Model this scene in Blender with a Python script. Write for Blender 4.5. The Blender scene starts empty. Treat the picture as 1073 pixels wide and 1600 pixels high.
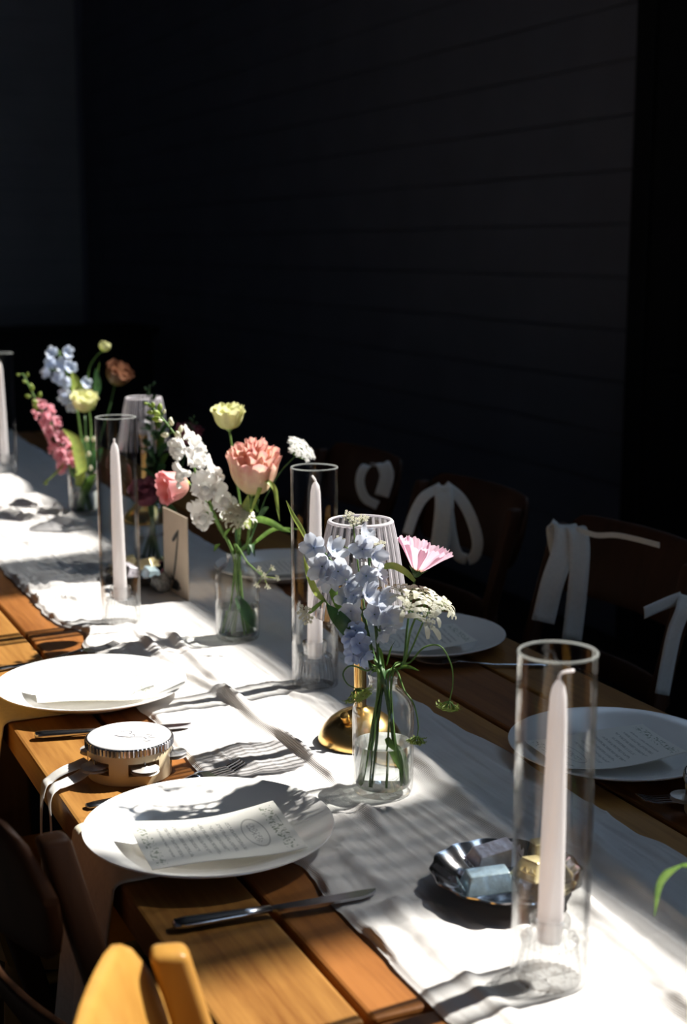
import bpy, bmesh, math, random
import numpy as np
from mathutils import Vector, Matrix, Quaternion
PI = math.pi
SC = bpy.context.scene
COL = SC.collection

# ------------------------------------------------------------------ camera
cam = bpy.data.cameras.new('camera')
cam.sensor_fit = 'VERTICAL'; cam.sensor_height = 36.0; cam.sensor_width = 24.0; cam.lens = 50.0
cam.clip_start = 0.02; cam.clip_end = 100
cam.dof.use_dof = True; cam.dof.focus_distance = 1.80; cam.dof.aperture_fstop = 5.0
cam_o = bpy.data.objects.new('camera', cam); COL.objects.link(cam_o)
cam_o.location = (0, 0, 1.41)
cam_o.rotation_euler = (math.radians(90 - 10.504), 0, math.radians(-24.639))
SC.camera = cam_o

# ------------------------------------------------------------------ world, sun, exposure
w = bpy.data.worlds.new('sky'); SC.world = w; w.use_nodes = True
bg = w.node_tree.nodes['Background']
bg.inputs[0].default_value = (0.54, 0.74, 1.0, 1); bg.inputs[1].default_value = 1.9
sun = bpy.data.lights.new('sun', 'SUN'); sun.energy = 10.5; sun.angle = math.radians(1.0); sun.color = (1.0, 0.955, 0.88)
sun_o = bpy.data.objects.new('sun', sun); COL.objects.link(sun_o)
SUN_EL = math.radians(50)
sd = Vector((-math.cos(SUN_EL), -0.08 * math.cos(SUN_EL), -math.sin(SUN_EL)))
sun_o.location = (8, 1.5, 8); sun_o.rotation_euler = sd.to_track_quat('-Z', 'Y').to_euler()
SC.view_settings.view_transform = 'Standard'; SC.view_settings.look = 'None'
SC.view_settings.exposure = 0.25; SC.view_settings.gamma = 1.0; SC.view_settings.use_curve_mapping = False
SC.cycles.max_bounces = 20; SC.cycles.transmission_bounces = 12; SC.cycles.transparent_max_bounces = 40
SC.cycles.diffuse_bounces = 12; SC.cycles.glossy_bounces = 5
SC.cycles.use_denoising = True; SC.cycles.sample_clamp_indirect = 4.0
SC.cycles.caustics_reflective = False

# ------------------------------------------------------------------ materials
def nodes(name):
    m = bpy.data.materials.new(name); m.use_nodes = True
    nt = m.node_tree; b = nt.nodes['Principled BSDF']
    return m, nt, b
def N(nt, t, **k):
    n = nt.nodes.new(t)
    for a, v in k.items(): setattr(n, a, v)
    return n
def ramp(nt, fac, stops):
    r = N(nt, 'ShaderNodeValToRGB'); e = r.color_ramp.elements
    while len(e) < len(stops): e.new(0.5)
    for i, (p, c) in enumerate(stops): e[i].position = p; e[i].color = (*c, 1)
    nt.links.new(fac, r.inputs[0]); return r.outputs[0]
def bump(nt, b, h, s, d=0.001):
    n = N(nt, 'ShaderNodeBump'); n.inputs['Strength'].default_value = s; n.inputs['Distance'].default_value = d
    nt.links.new(h, n.inputs['Height']); nt.links.new(n.outputs[0], b.inputs['Normal'])
def noise(nt, vec=None, scale=10, detail=4, rough=0.5):
    n = N(nt, 'ShaderNodeTexNoise'); n.inputs['Scale'].default_value = scale
    n.inputs['Detail'].default_value = detail; n.inputs['Roughness'].default_value = rough
    if vec is not None: nt.links.new(vec, n.inputs['Vector'])
    return n.outputs[0]
def coord(nt, which='Object', scale=(1, 1, 1)):
    c = N(nt, 'ShaderNodeTexCoord'); mp = N(nt, 'ShaderNodeMapping'); mp.inputs['Scale'].default_value = scale
    nt.links.new(c.outputs[which], mp.inputs[0]); return mp.outputs[0]
def plain(name, c, rough=0.5, metal=0.0, c2=None, scale=30, spec=0.5, bmp=0.0):
    m, nt, b = nodes(name)
    b.inputs['Roughness'].default_value = rough; b.inputs['Metallic'].default_value = metal
    b.inputs['Specular IOR Level'].default_value = spec
    c2 = c2 or tuple(x * 0.86 for x in c)
    nz = noise(nt, coord(nt), scale, 4)
    nt.links.new(ramp(nt, nz, [(0.3, c2), (0.7, c)]), b.inputs['Base Color'])
    if bmp: bump(nt, b, nz, bmp, 0.002)
    return m
def leafy(name, c, c2, trans=0.4, scale=60, grad=None):
    """thin petal or leaf: diffuse + translucent, grad = colour at the petal base (u=0)"""
    m, nt, b = nodes(name); nt.nodes.remove(b)
    col = ramp(nt, noise(nt, coord(nt, 'Object'), scale, 3), [(0.3, c2), (0.7, c)])
    if grad:
        uv = N(nt, 'ShaderNodeUVMap'); sx = N(nt, 'ShaderNodeSeparateXYZ'); nt.links.new(uv.outputs[0], sx.inputs[0])
        mx = N(nt, 'ShaderNodeMix', data_type='RGBA')
        f = N(nt, 'ShaderNodeMapRange'); f.inputs[1].default_value = grad[1]; f.inputs[2].default_value = grad[2]
        nt.links.new(sx.outputs[0], f.inputs[0]); nt.links.new(f.outputs[0], mx.inputs[0])
        mx.inputs[6].default_value = (*grad[0], 1); nt.links.new(col, mx.inputs[7]); col = mx.outputs[2]
    d = N(nt, 'ShaderNodeBsdfDiffuse'); t = N(nt, 'ShaderNodeBsdfTranslucent'); s = N(nt, 'ShaderNodeMixShader')
    s.inputs[0].default_value = trans
    nt.links.new(col, d.inputs[0]); nt.links.new(col, t.inputs[0])
    nt.links.new(d.outputs[0], s.inputs[1]); nt.links.new(t.outputs[0], s.inputs[2])
    g = N(nt, 'ShaderNodeBsdfGlossy'); g.inputs['Roughness'].default_value = 0.45
    s2 = N(nt, 'ShaderNodeMixShader'); s2.inputs[0].default_value = 0.04
    nt.links.new(s.outputs[0], s2.inputs[1]); nt.links.new(g.outputs[0], s2.inputs[2])
    nt.links.new(s2.outputs[0], nt.nodes['Material Output'].inputs[0]); return m
def thin_glass(name, tint, edge, base=0.035, power=3.0, refr=0.0, rough=0.0, dark=.62):
    """clear glass that lets light straight through, more mirror-like towards its edges; refr = share that bends"""
    m, nt, b = nodes(name); nt.nodes.remove(b)
    lw = N(nt, 'ShaderNodeLayerWeight'); lw.inputs[0].default_value = 0.5
    pw = N(nt, 'ShaderNodeMath', operation='POWER'); nt.links.new(lw.outputs['Facing'], pw.inputs[0]); pw.inputs[1].default_value = power
    ml = N(nt, 'ShaderNodeMath', operation='MULTIPLY_ADD'); nt.links.new(pw.outputs[0], ml.inputs[0])
    ml.inputs[1].default_value = edge; ml.inputs[2].default_value = base
    tr = N(nt, 'ShaderNodeBsdfTransparent')
    p5 = N(nt, 'ShaderNodeMath', operation='POWER'); nt.links.new(lw.outputs['Facing'], p5.inputs[0]); p5.inputs[1].default_value = 4.0
    tm = N(nt, 'ShaderNodeMix', data_type='RGBA'); nt.links.new(p5.outputs[0], tm.inputs[0])
    tm.inputs[6].default_value = (*tint, 1); tm.inputs[7].default_value = tuple(x * dark for x in tint) + (1,)
    nt.links.new(tm.outputs[2], tr.inputs[0]); src = tr.outputs[0]
    if refr:
        gl = N(nt, 'ShaderNodeBsdfGlass'); gl.inputs['IOR'].default_value = 1.45; gl.inputs['Roughness'].default_value = rough
        mx0 = N(nt, 'ShaderNodeMixShader'); mx0.inputs[0].default_value = refr
        nt.links.new(src, mx0.inputs[1]); nt.links.new(gl.outputs[0], mx0.inputs[2]); src = mx0.outputs[0]
    gg = N(nt, 'ShaderNodeBsdfGlossy'); gg.inputs['Roughness'].default_value = 0.02
    mx = N(nt, 'ShaderNodeMixShader'); nt.links.new(ml.outputs[0], mx.inputs[0])
    nt.links.new(src, mx.inputs[1]); nt.links.new(gg.outputs[0], mx.inputs[2])
    nt.links.new(mx.outputs[0], nt.nodes['Material Output'].inputs[0]); return m
def wood(name, light, dark, axis='Y', rough=0.42, scale=1.0):
    m, nt, b = nodes(name)
    sc = {'Y': (26, 1.6, 26), 'Z': (26, 26, 1.6), 'X': (1.6, 26, 26)}[axis]
    oi = N(nt, 'ShaderNodeObjectInfo'); c = N(nt, 'ShaderNodeTexCoord'); mp = N(nt, 'ShaderNodeMapping')
    mp.inputs['Scale'].default_value = tuple(x * scale for x in sc)
    vm = N(nt, 'ShaderNodeVectorMath', operation='SCALE'); nt.links.new(oi.outputs['Random'], vm.inputs['Scale'])
    vm.inputs[0].default_value = (37, 51, 23)
    nt.links.new(c.outputs['Object'], mp.inputs[0]); nt.links.new(vm.outputs[0], mp.inputs['Location'])
    n1 = noise(nt, mp.outputs[0], 1.0, 6, 0.6)
    n2 = noise(nt, mp.outputs[0], 4.0, 5, 0.7)
    mx = N(nt, 'ShaderNodeMath', operation='MULTIPLY_ADD'); nt.links.new(n2, mx.inputs[0]); mx.inputs[1].default_value = 0.45
    nt.links.new(n1, mx.inputs[2])
    col = ramp(nt, mx.outputs[0], [(0.42, dark), (0.62, tuple((a + d) / 2 for a, d in zip(light, dark))), (0.85, light)])
    hs = N(nt, 'ShaderNodeHueSaturation'); mr = N(nt, 'ShaderNodeMapRange'); mr.inputs[3].default_value = 0.78; mr.inputs[4].default_value = 1.15
    nt.links.new(oi.outputs['Random'], mr.inputs[0]); nt.links.new(mr.outputs[0], hs.inputs['Value']); nt.links.new(col, hs.inputs['Color'])
    nt.links.new(hs.outputs[0], b.inputs['Base Color']); b.inputs['Roughness'].default_value = rough; b.inputs['Specular IOR Level'].default_value = 0.16
    bump(nt, b, mx.outputs[0], 0.25, 0.001); return m

M = {}
M['plank'] = wood('honey pine planks', (0.36, 0.175, 0.045), (0.17, 0.062, 0.014))
M['plank_red'] = wood('reddish pine planks', (0.25, 0.098, 0.026), (0.12, 0.040, 0.010))
M['frame_wood'] = wood('dark honey wood', (0.20, 0.09, 0.025), (0.10, 0.04, 0.01), 'Z')
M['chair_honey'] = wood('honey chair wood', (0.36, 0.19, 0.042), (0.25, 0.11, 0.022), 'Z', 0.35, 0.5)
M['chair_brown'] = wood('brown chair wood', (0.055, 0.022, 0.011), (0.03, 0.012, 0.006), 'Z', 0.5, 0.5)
M['chair_shaded'] = wood('chair wood darkened as shade', (0.075, 0.032, 0.015), (0.04, 0.017, 0.008), 'Z', 0.45, 0.5)  # shade put into the colour: darker copy of the honey chair wood
M['ceramic'] = plain('white glazed ceramic', (0.86, 0.85, 0.83), 0.18, 0, (0.84, 0.83, 0.81))
M['wax'] = leafy('white wax', (0.975, 0.945, 0.945), (0.965, 0.93, 0.935), 0.5, 30)
M['silver'] = plain('polished silver', (0.82, 0.82, 0.83), 0.14, 1.0, (0.70, 0.70, 0.72), 40)
M['steel'] = plain('cutlery steel', (0.62, 0.63, 0.66), 0.2, 1.0, (0.45, 0.46, 0.5), 25)
M['brass'] = plain('brushed brass', (0.80, 0.55, 0.22), 0.24, 1.0, (0.66, 0.42, 0.14), 30)
M['glass'] = thin_glass('clear hurricane glass', (0.985, 0.988, 0.988), 1.0, 0.018, 2.9)
M['vase_glass'] = thin_glass('clear vase glass', (0.975, 0.983, 0.98), 0.95, 0.02, 3.0)
M['ribbed_glass'] = thin_glass('ribbed holder glass', (0.99, 0.992, 0.992), 0.6, 0.05, 2.0, 0.18, 0, .8)
M['shade_glass'] = thin_glass('clear shade glass', (0.93, 0.93, 0.94), 0.9, 0.06, 2.0)
M['painted_glint'] = leafy('milky rib glass', (0.88, 0.85, 0.88), (0.84, 0.81, 0.85), 0.5, 20)  # white colour stands in for bright reflections along clear ribs
M['rim_shine'] = leafy('glass rim with painted shine', (0.80, 0.84, 0.82), (0.72, 0.77, 0.75), 0.5, 40)  # pale diffuse colour paints the light that shines out of the rim
def see_through(m, share):
    nt = m.node_tree; out = nt.nodes['Material Output']; old = out.inputs[0].links[0].from_socket
    t_ = N(nt, 'ShaderNodeBsdfTransparent'); mx = N(nt, 'ShaderNodeMixShader'); mx.inputs[0].default_value = share
    nt.links.new(old, mx.inputs[1]); nt.links.new(t_.outputs[0], mx.inputs[2]); nt.links.new(mx.outputs[0], out.inputs[0])
see_through(M['rim_shine'], .78); see_through(M['painted_glint'], .2)
M['foil_silver'] = plain('lilac silver foil', (0.80, 0.76, 0.82), 0.3, 0.35, (0.62, 0.58, 0.64), 90, bmp=0.6)
M['foil_blue'] = plain('pale blue foil', (0.62, 0.78, 0.84), 0.28, 0.35, (0.45, 0.6, 0.68), 90, bmp=0.6)
M['foil_gold'] = plain('pale gold foil', (0.88, 0.76, 0.44), 0.3, 0.35, (0.72, 0.58, 0.28), 90, bmp=0.6)
M['ribbon'] = leafy('white ribbon', (0.80, 0.79, 0.76), (0.74, 0.73, 0.70), 0.25, 200)
M['napkin'] = plain('cream linen', (0.74, 0.69, 0.56), 0.9, 0, (0.66, 0.61, 0.48), 160, 0.1, 0.3)
M['kraft'] = plain('cream card', (0.72, 0.60, 0.47), 0.8, 0, (0.68, 0.56, 0.43), 60, 0.2)
M['ink'] = plain('black ink', (0.012, 0.011, 0.012), 0.6, 0)
M['pencil'] = plain('grey pencil', (0.16, 0.155, 0.17), 0.7, 0)
M['drum_shell'] = plain('cream drum shell', (0.78, 0.66, 0.44), 0.35, 0, (0.74, 0.61, 0.39), 25)
M['drum_skin'] = plain('white drum skin', (0.86, 0.85, 0.84), 0.5, 0)
M['felt_dark'] = plain('brown drum lining', (0.30, 0.18, 0.08), 0.7, 0)
M['nickel'] = plain('nickel jingle', (0.86, 0.83, 0.80), 0.42, 0.6, (0.74, 0.70, 0.66), 60)
M['stone'] = plain('grey crystal', (0.42, 0.42, 0.40), 0.35, 0, (0.14, 0.14, 0.14), 140, bmp=0.5)
M['stem'] = leafy('green stem', (0.20, 0.34, 0.09), (0.10, 0.20, 0.045), 0.15, 90)
M['stem_dark'] = leafy('dark green stem', (0.085, 0.17, 0.06), (0.04, 0.10, 0.03), 0.12, 90)
M['leaf'] = leafy('green leaf', (0.20, 0.34, 0.07), (0.10, 0.21, 0.04), 0.4, 90)
M['leaf_dark'] = leafy('dark leaf', (0.06, 0.15, 0.05), (0.03, 0.085, 0.03), 0.3, 90)
M['leaf_lime'] = leafy('lime leaf', (0.44, 0.52, 0.12), (0.27, 0.38, 0.08), 0.45, 90)
M['p_white'] = leafy('white petal', (0.96, 0.955, 0.94), (0.92, 0.92, 0.90), 0.55, 60)
M['p_cream'] = leafy('cream petal', (0.86, 0.84, 0.70), (0.78, 0.77, 0.60), 0.35, 90)
M['p_yellow'] = leafy('lemon petal', (0.86, 0.85, 0.54), (0.78, 0.79, 0.44), 0.4, 70, ((0.50, 0.58, 0.14), 0.0, 0.6))
M['p_peach'] = leafy('peach petal', (0.88, 0.60, 0.48), (0.78, 0.30, 0.34), 0.5, 110, ((0.86, 0.76, 0.48), 0.25, 1.05))
M['p_rose'] = leafy('rose petal', (0.86, 0.40, 0.42), (0.80, 0.34, 0.36), 0.45, 70, ((0.84, 0.60, 0.46), 0.0, 0.9))
M['p_pink'] = leafy('pink snapdragon petal', (0.88, 0.46, 0.52), (0.80, 0.34, 0.42), 0.45, 70)
M['p_dusky'] = leafy('dusky pink petal', (0.34, 0.12, 0.16), (0.22, 0.06, 0.09), 0.3, 90)
M['p_brown'] = leafy('amber petal', (0.26, 0.125, 0.075), (0.19, 0.08, 0.045), 0.35, 60, ((0.26, 0.22, 0.05), 0.1, 0.7))
M['p_blue3'] = leafy('light sky blue petal', (0.74, 0.82, 0.94), (0.58, 0.68, 0.90), 0.45, 60)
M['p_cosmos'] = leafy('cosmos petal', (0.88, 0.66, 0.76), (0.84, 0.56, 0.68), 0.45, 50, ((0.62, 0.40, 0.16), 0.04, 0.30))
M['p_blue'] = leafy('pale blue petal', (0.72, 0.755, 0.82), (0.60, 0.65, 0.76), 0.4, 60, ((0.46, 0.54, 0.72), 0.0, 0.45))
M['p_blue2'] = leafy('sky blue petal', (0.58, 0.68, 0.88), (0.45, 0.55, 0.80), 0.4, 60)
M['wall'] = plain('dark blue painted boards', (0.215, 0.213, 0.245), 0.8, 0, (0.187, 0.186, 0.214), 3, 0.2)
M['wall_lightened'] = plain('painted boards lightened for the dim end', (0.48, 0.46, 0.46), 0.8, 0, (0.42, 0.40, 0.40), 3, 0.2)  # same boards coloured lighter to offset weak light at the far end
M['black'] = plain('black paint', (0.012, 0.012, 0.012), 0.7, 0, None, 5, 0.2)
M['floor'] = plain('dark floor', (0.030, 0.026, 0.023), 0.6, 0, (0.018, 0.016, 0.014), 4, 0.3)
M['ceil'] = plain('dark ceiling', (0.05, 0.048, 0.046), 0.8, 0, None, 4, 0.2)
def water_mat():
    m, nt, b = nodes('water'); nt.nodes.remove(b)
    g = N(nt, 'ShaderNodeBsdfGlass'); g.inputs['IOR'].default_value = 1.33; g.inputs[0].default_value = (0.97, 0.99, 0.985, 1)
    t = N(nt, 'ShaderNodeBsdfTransparent'); s = N(nt, 'ShaderNodeMixShader'); s.inputs[0].default_value = 0.8
    nt.links.new(t.outputs[0], s.inputs[1]); nt.links.new(g.outputs[0], s.inputs[2])
    nt.links.new(s.outputs[0], nt.nodes['Material Output'].inputs[0]); return m
M['water'] = water_mat()
def gauze_mat():
    m, nt, b = nodes('white gauze cloth'); nt.nodes.remove(b)
    c = coord(nt, 'Object', (1, 1, 1))
    col = ramp(nt, noise(nt, c, 14, 4), [(0.3, (0.80, 0.775, 0.755)), (0.7, (0.86, 0.84, 0.82))])
    wv = []
    for ax in ('X', 'Y'):
        q = N(nt, 'ShaderNodeTexWave', bands_direction=ax); q.inputs['Scale'].default_value = 210
        q.inputs['Distortion'].default_value = 2.5; q.inputs['Detail'].default_value = 2; q.inputs['Detail Scale'].default_value = 0.3
        nt.links.new(c, q.inputs[0]); wv.append(q.outputs['Fac'])
    ad = N(nt, 'ShaderNodeMath', operation='ADD'); nt.links.new(wv[0], ad.inputs[0]); nt.links.new(wv[1], ad.inputs[1])
    n2 = noise(nt, coord(nt, 'Object', (160, 40, 40)), 1.0, 4)
    a2 = N(nt, 'ShaderNodeMath', operation='MULTIPLY_ADD'); nt.links.new(n2, a2.inputs[0]); a2.inputs[1].default_value = 2.2
    nt.links.new(ad.outputs[0], a2.inputs[2])
    bn = N(nt, 'ShaderNodeBump'); bn.inputs['Strength'].default_value = 0.55; bn.inputs['Distance'].default_value = 0.0009
    nt.links.new(a2.outputs[0], bn.inputs['Height'])
    d = N(nt, 'ShaderNodeBsdfDiffuse'); t = N(nt, 'ShaderNodeBsdfTranslucent'); s = N(nt, 'ShaderNodeMixShader'); s.inputs[0].default_value = 0.12
    nt.links.new(col, d.inputs[0]); nt.links.new(col, t.inputs[0]); nt.links.new(bn.outputs[0], d.inputs['Normal'])
    nt.links.new(d.outputs[0], s.inputs[1]); nt.links.new(t.outputs[0], s.inputs[2])
    nt.links.new(s.outputs[0], nt.nodes['Material Output'].inputs[0]); return m
M['gauze'] = gauze_mat()
def menu_mat():
    """printed menu: u across the card, v down it; an oval heading, text lines, leafy borders at top and bottom"""
    m, nt, b = nodes('printed menu card'); b.inputs['Roughness'].default_value = 0.55
    uv = N(nt, 'ShaderNodeUVMap'); sp = N(nt, 'ShaderNodeSeparateXYZ'); nt.links.new(uv.outputs[0], sp.inputs[0])
    U_, V_ = sp.outputs[0], sp.outputs[1]
    def mth(op, a, c=None, d=None):
        n = N(nt, 'ShaderNodeMath', operation=op)
        for i, x in enumerate((a, c, d)):
            if x is None: continue
            if isinstance(x, (int, float)): n.inputs[i].default_value = x
            else: nt.links.new(x, n.inputs[i])
        return n.outputs[0]
    def band(x, lo, hi): return mth('MULTIPLY', mth('GREATER_THAN', x, lo), mth('LESS_THAN', x, hi))
    def nz(su, sv):
        cb = N(nt, 'ShaderNodeCombineXYZ'); nt.links.new(mth('MULTIPLY', U_, su), cb.inputs[0]); nt.links.new(mth('MULTIPLY', V_, sv), cb.inputs[1])
        n = N(nt, 'ShaderNodeTexNoise'); n.inputs['Scale'].default_value = 1; n.inputs['Detail'].default_value = 2
        nt.links.new(cb.outputs[0], n.inputs['Vector']); return n.outputs[0]
    cu = mth('ABSOLUTE', mth('SUBTRACT', U_, 0.5))
    row = mth('LESS_THAN', mth('FRACT', mth('MULTIPLY', V_, 17.0)), 0.42)
    width = mth('LESS_THAN', cu, mth('MULTIPLY_ADD', nz(0.01, 8.5), 0.45, 0.10))
    text = mth('MULTIPLY', mth('MULTIPLY', row, width), mth('MULTIPLY', mth('GREATER_THAN', nz(58, 40), 0.47), band(V_, 0.34, 0.84)))
    du = mth('DIVIDE', mth('SUBTRACT', U_, 0.5), 0.30); dv = mth('DIVIDE', mth('SUBTRACT', V_, 0.235), 0.075)
    rr = mth('SQRT', mth('ADD', mth('MULTIPLY', du, du), mth('MULTIPLY', dv, dv)))
    oval = band(rr, 0.93, 1.03)
    name = mth('MULTIPLY', mth('LESS_THAN', rr, 0.7), mth('MULTIPLY', band(V_, 0.21, 0.262), mth('GREATER_THAN', nz(40, 60), 0.52)))
    leaf = mth('MULTIPLY', mth('ADD', band(V_, 0.04, 0.12), band(V_, 0.89, 0.965)), mth('MULTIPLY', mth('GREATER_THAN', nz(30, 42), 0.56), mth('LESS_THAN', cu, 0.44)))
    ink = mth('MINIMUM', mth('ADD', text, mth('ADD', oval, name)), 1.0)
    mx = N(nt, 'ShaderNodeMix', data_type='RGBA'); nt.links.new(mth('MULTIPLY', ink, 0.5), mx.inputs[0])
    mx.inputs[6].default_value = (0.84, 0.83, 0.77, 1); mx.inputs[7].default_value = (0.16, 0.16, 0.14, 1)
    m2 = N(nt, 'ShaderNodeMix', data_type='RGBA'); nt.links.new(mth('MULTIPLY', leaf, 0.75), m2.inputs[0])
    nt.links.new(mx.outputs[2], m2.inputs[6]); m2.inputs[7].default_value = (0.15, 0.20, 0.11, 1)
    nt.links.new(m2.outputs[2], b.inputs['Base Color']); return m
M['menu'] = menu_mat()

# ------------------------------------------------------------------ mesh helpers
class MB:
    def __init__(s): s.v = []; s.f = []; s.uv = {}
    def add(s, v, f, uv=None):
        o = len(s.v); s.v += [tuple(p) for p in v]; s.f += [tuple(i + o for i in q) for q in f]
        if uv:
            for i, t in enumerate(uv): s.uv[i + o] = t
        return s
    def xf(s, m, start=0):
        s.v[start:] = [tuple(m @ Vector(p)) for p in s.v[start:]]; return s
    def mesh(s, name, mat, smooth=True, sharp=None):
        me = bpy.data.meshes.new(name); me.from_pydata(s.v, [], s.f)
        if smooth: me.polygons.foreach_set('use_smooth', [True] * len(me.polygons))
        if mat: me.materials.append(mat)
        if s.uv:
            l = me.uv_layers.new(name='UVMap')
            for lp in me.loops: l.data[lp.index].uv = s.uv.get(lp.vertex_index, (0, 0))
        me.update()
        if sharp is not None and smooth:
            try: me.set_sharp_from_angle(angle=math.radians(sharp))
            except Exception: pass
        return me
    def build(s, name, mat, parent=None, smooth=True, sharp=None, loc=None):
        return link(name, s.mesh(name, mat, smooth, sharp), parent, loc)
def link(name, me, parent=None, loc=None, rot=None, scale=None):
    o = bpy.data.objects.new(name, me); COL.objects.link(o)
    if parent: o.parent = parent
    if loc is not None: o.location = loc
    if rot is not None: o.rotation_mode = 'QUATERNION'; o.rotation_quaternion = rot
    if scale is not None: o.scale = (scale,) * 3 if isinstance(scale, (int, float)) else scale
    return o
def tag(o, label=None, cat=None, group=None, kind=None):
    if label: o['label'] = label
    if cat: o['category'] = cat
    if group: o['group'] = group
    if kind: o['kind'] = kind
    return o
def thing(name, loc, label, cat, group=None, rz=0):
    o = bpy.data.objects.new(name, None); COL.objects.link(o); o.location = loc; o.rotation_euler = (0, 0, rz)
    o.empty_display_size = 0.05
    return tag(o, label, cat, group)
def copy_tree(o, parent=None):
    c = o.copy(); COL.objects.link(c)
    if parent: c.parent = parent
    for ch in list(o.children): copy_tree(ch, c)
    return c
def lathe(prof, seg=32, rmod=None, closed=False):
    v = []; f = []; n = len(prof)
    for k in range(seg):
        a = 2 * PI * k / seg
        for i, (r, z) in enumerate(prof):
            q = r * (rmod(a, z, i) if rmod else 1); v.append((q * math.cos(a), q * math.sin(a), z))
    for k in range(seg):
        k2 = (k + 1) % seg
        for i in range(n if closed else n - 1):
            j = (i + 1) % n
            f.append((k * n + i, k2 * n + i, k2 * n + j, k * n + j))
    return v, f
def smooth_path(pts, n=6):
    P_ = [Vector(p) for p in pts]
    if len(P_) < 3: return [P_[0].lerp(P_[-1], i / n) for i in range(n + 1)]
    out = []
    for i in range(len(P_) - 1):
        p0 = P_[i - 1] if i else P_[0] * 2 - P_[1]; p1 = P_[i]; p2 = P_[i + 1]; p3 = P_[i + 2] if i + 2 < len(P_) else P_[-1] * 2 - P_[-2]
        for k in range(n):
            t = k / n
            out.append(0.5 * ((2 * p1) + (p2 - p0) * t + (2 * p0 - 5 * p1 + 4 * p2 - p3) * t * t + (3 * p1 - p0 - 3 * p2 + p3) * t ** 3))
    out.append(P_[-1]); return out
def tube(path, r, seg=8, cap=True):
    v = []; f = []; n = len(path); up = Vector((0.3, 0.2, 0.9)).normalized(); x = None
    for i, p in enumerate(path):
        t = (path[min(i + 1, n - 1)] - path[max(i - 1, 0)])
        if t.length < 1e-9: t = Vector((0, 0, 1))
        t.normalize()
        if x is None: x = t.orthogonal().normalized()
        x = (x - t * x.dot(t)); x = x.normalized() if x.length > 1e-6 else t.orthogonal().normalized()
        y = t.cross(x); rr = r[i] if isinstance(r, (list, tuple)) else (r(i / (n - 1)) if callable(r) else r)
        for k in range(seg):
            a = 2 * PI * k / seg; v.append(p + (x * math.cos(a) + y * math.sin(a)) * rr)
    for i in range(n - 1):
        for k in range(seg):
            k2 = (k + 1) % seg; f.append((i * seg + k, i * seg + k2, (i + 1) * seg + k2, (i + 1) * seg + k))
    if cap: f.append(tuple(range(seg))[::-1]); f.append(tuple((n - 1) * seg + k for k in range(seg)))
    return v, f
def strip(path, width, side, seg=4, cup=0.0, taper=None, thick=0.0):
    """flat band along path, lying across direction side(i)"""
    v = []; f = []; uv = []; n = len(path)
    for i, p in enumerate(path):
        t = (path[min(i + 1, n - 1)] - path[max(i - 1, 0)]).normalized()
        s_ = Vector(side(i / (n - 1)) if callable(side) else side); s_ = (s_ - t * s_.dot(t)).normalized(); nn = t.cross(s_)
        w_ = width * (taper(i / (n - 1)) if taper else 1)
        for k in range(seg + 1):
            q = k / seg * 2 - 1
            v.append(p + s_ * (q * w_ / 2) + nn * (cup * w_ * (q * q - 0.5))); uv.append((i / (n - 1), k / seg))
    for i in range(n - 1):
        for k in range(seg):
            a = i * (seg + 1) + k; f.append((a, a + 1, a + seg + 2, a + seg + 1))
    return v, f, uv
def grid(fn, nu, nv):
    v = []; f = []; uv = []
    for i in range(nu + 1):
        for j in range(nv + 1):
            v.append(fn(i / nu, j / nv)); uv.append((i / nu, j / nv))
    for i in range(nu):
        for j in range(nv):
            a = i * (nv + 1) + j; f.append((a, a + 1, a + nv + 2, a + nv + 1))
    return v, f, uv
def bevel_box(dx, dy, dz, b=0.003, seg=2, c=(0, 0, 0)):
    bm = bmesh.new(); bmesh.ops.create_cube(bm, size=1)
    bmesh.ops.scale(bm, vec=(dx, dy, dz), verts=bm.verts)
    if b: bmesh.ops.bevel(bm, geom=bm.edges[:], offset=b, segments=seg, affect='EDGES', profile=0.5)
    bm.verts.ensure_lookup_table(); bm.verts.index_update()
    v = [tuple(p.co + Vector(c)) for p in bm.verts]; f = [tuple(q.index for q in p.verts) for p in bm.faces]; bm.free()
    return v, f
def sphere(r, seg=12, rings=8, c=(0, 0, 0), sq=(1, 1, 1)):
    pr = [(r * math.sin(PI * i / rings), -r * math.cos(PI * i / rings)) for i in range(rings + 1)]
    v, f = lathe(pr, seg); return [(p[0] * sq[0] + c[0], p[1] * sq[1] + c[1], p[2] * sq[2] + c[2]) for p in v], f
def quat(d, roll=0.0):
    return Vector(d).to_track_quat('Z', 'Y') @ Quaternion((0, 0, 1), roll)
def solid(o, t):
    m = o.modifiers.new('thickness', 'SOLIDIFY'); m.thickness = t; m.offset = 0; return o
def vnoise(x, y, seed=0):
    xi = np.floor(x).astype(np.int64); yi = np.floor(y).astype(np.int64); xf = x - xi; yf = y - yi
    def h(a, b):
        n = (a * 374761393 + b * 668265263 + seed * 1442695041) & 0x7fffffff
        n = ((n ^ (n >> 13)) * 1274126177) & 0x7fffffff
        return ((n ^ (n >> 16)) & 0xffff) / 65535.0
    u = xf * xf * (3 - 2 * xf); v = yf * yf * (3 - 2 * yf)
    return (h(xi, yi) * (1 - u) + h(xi + 1, yi) * u) * (1 - v) + (h(xi, yi + 1) * (1 - u) + h(xi + 1, yi + 1) * u) * v

TZ = 0.75            # table top
RZ = TZ + 0.0035     # cloth surface where things stand on it

# ------------------------------------------------------------------ the room
def struct(o): o['kind'] = 'structure'; return o
XW = 3.0
struct(MB().add(*bevel_box(11, 17, 0.1, 0, 1, (-1.4, 3.4, -0.05))).build('floor', M['floor'], smooth=False))
struct(MB().add(*bevel_box(6.2, 17, 0.1, 0, 1, (0.1, 3.4, 5.3))).build('ceiling', M['ceil'], smooth=False))
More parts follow.
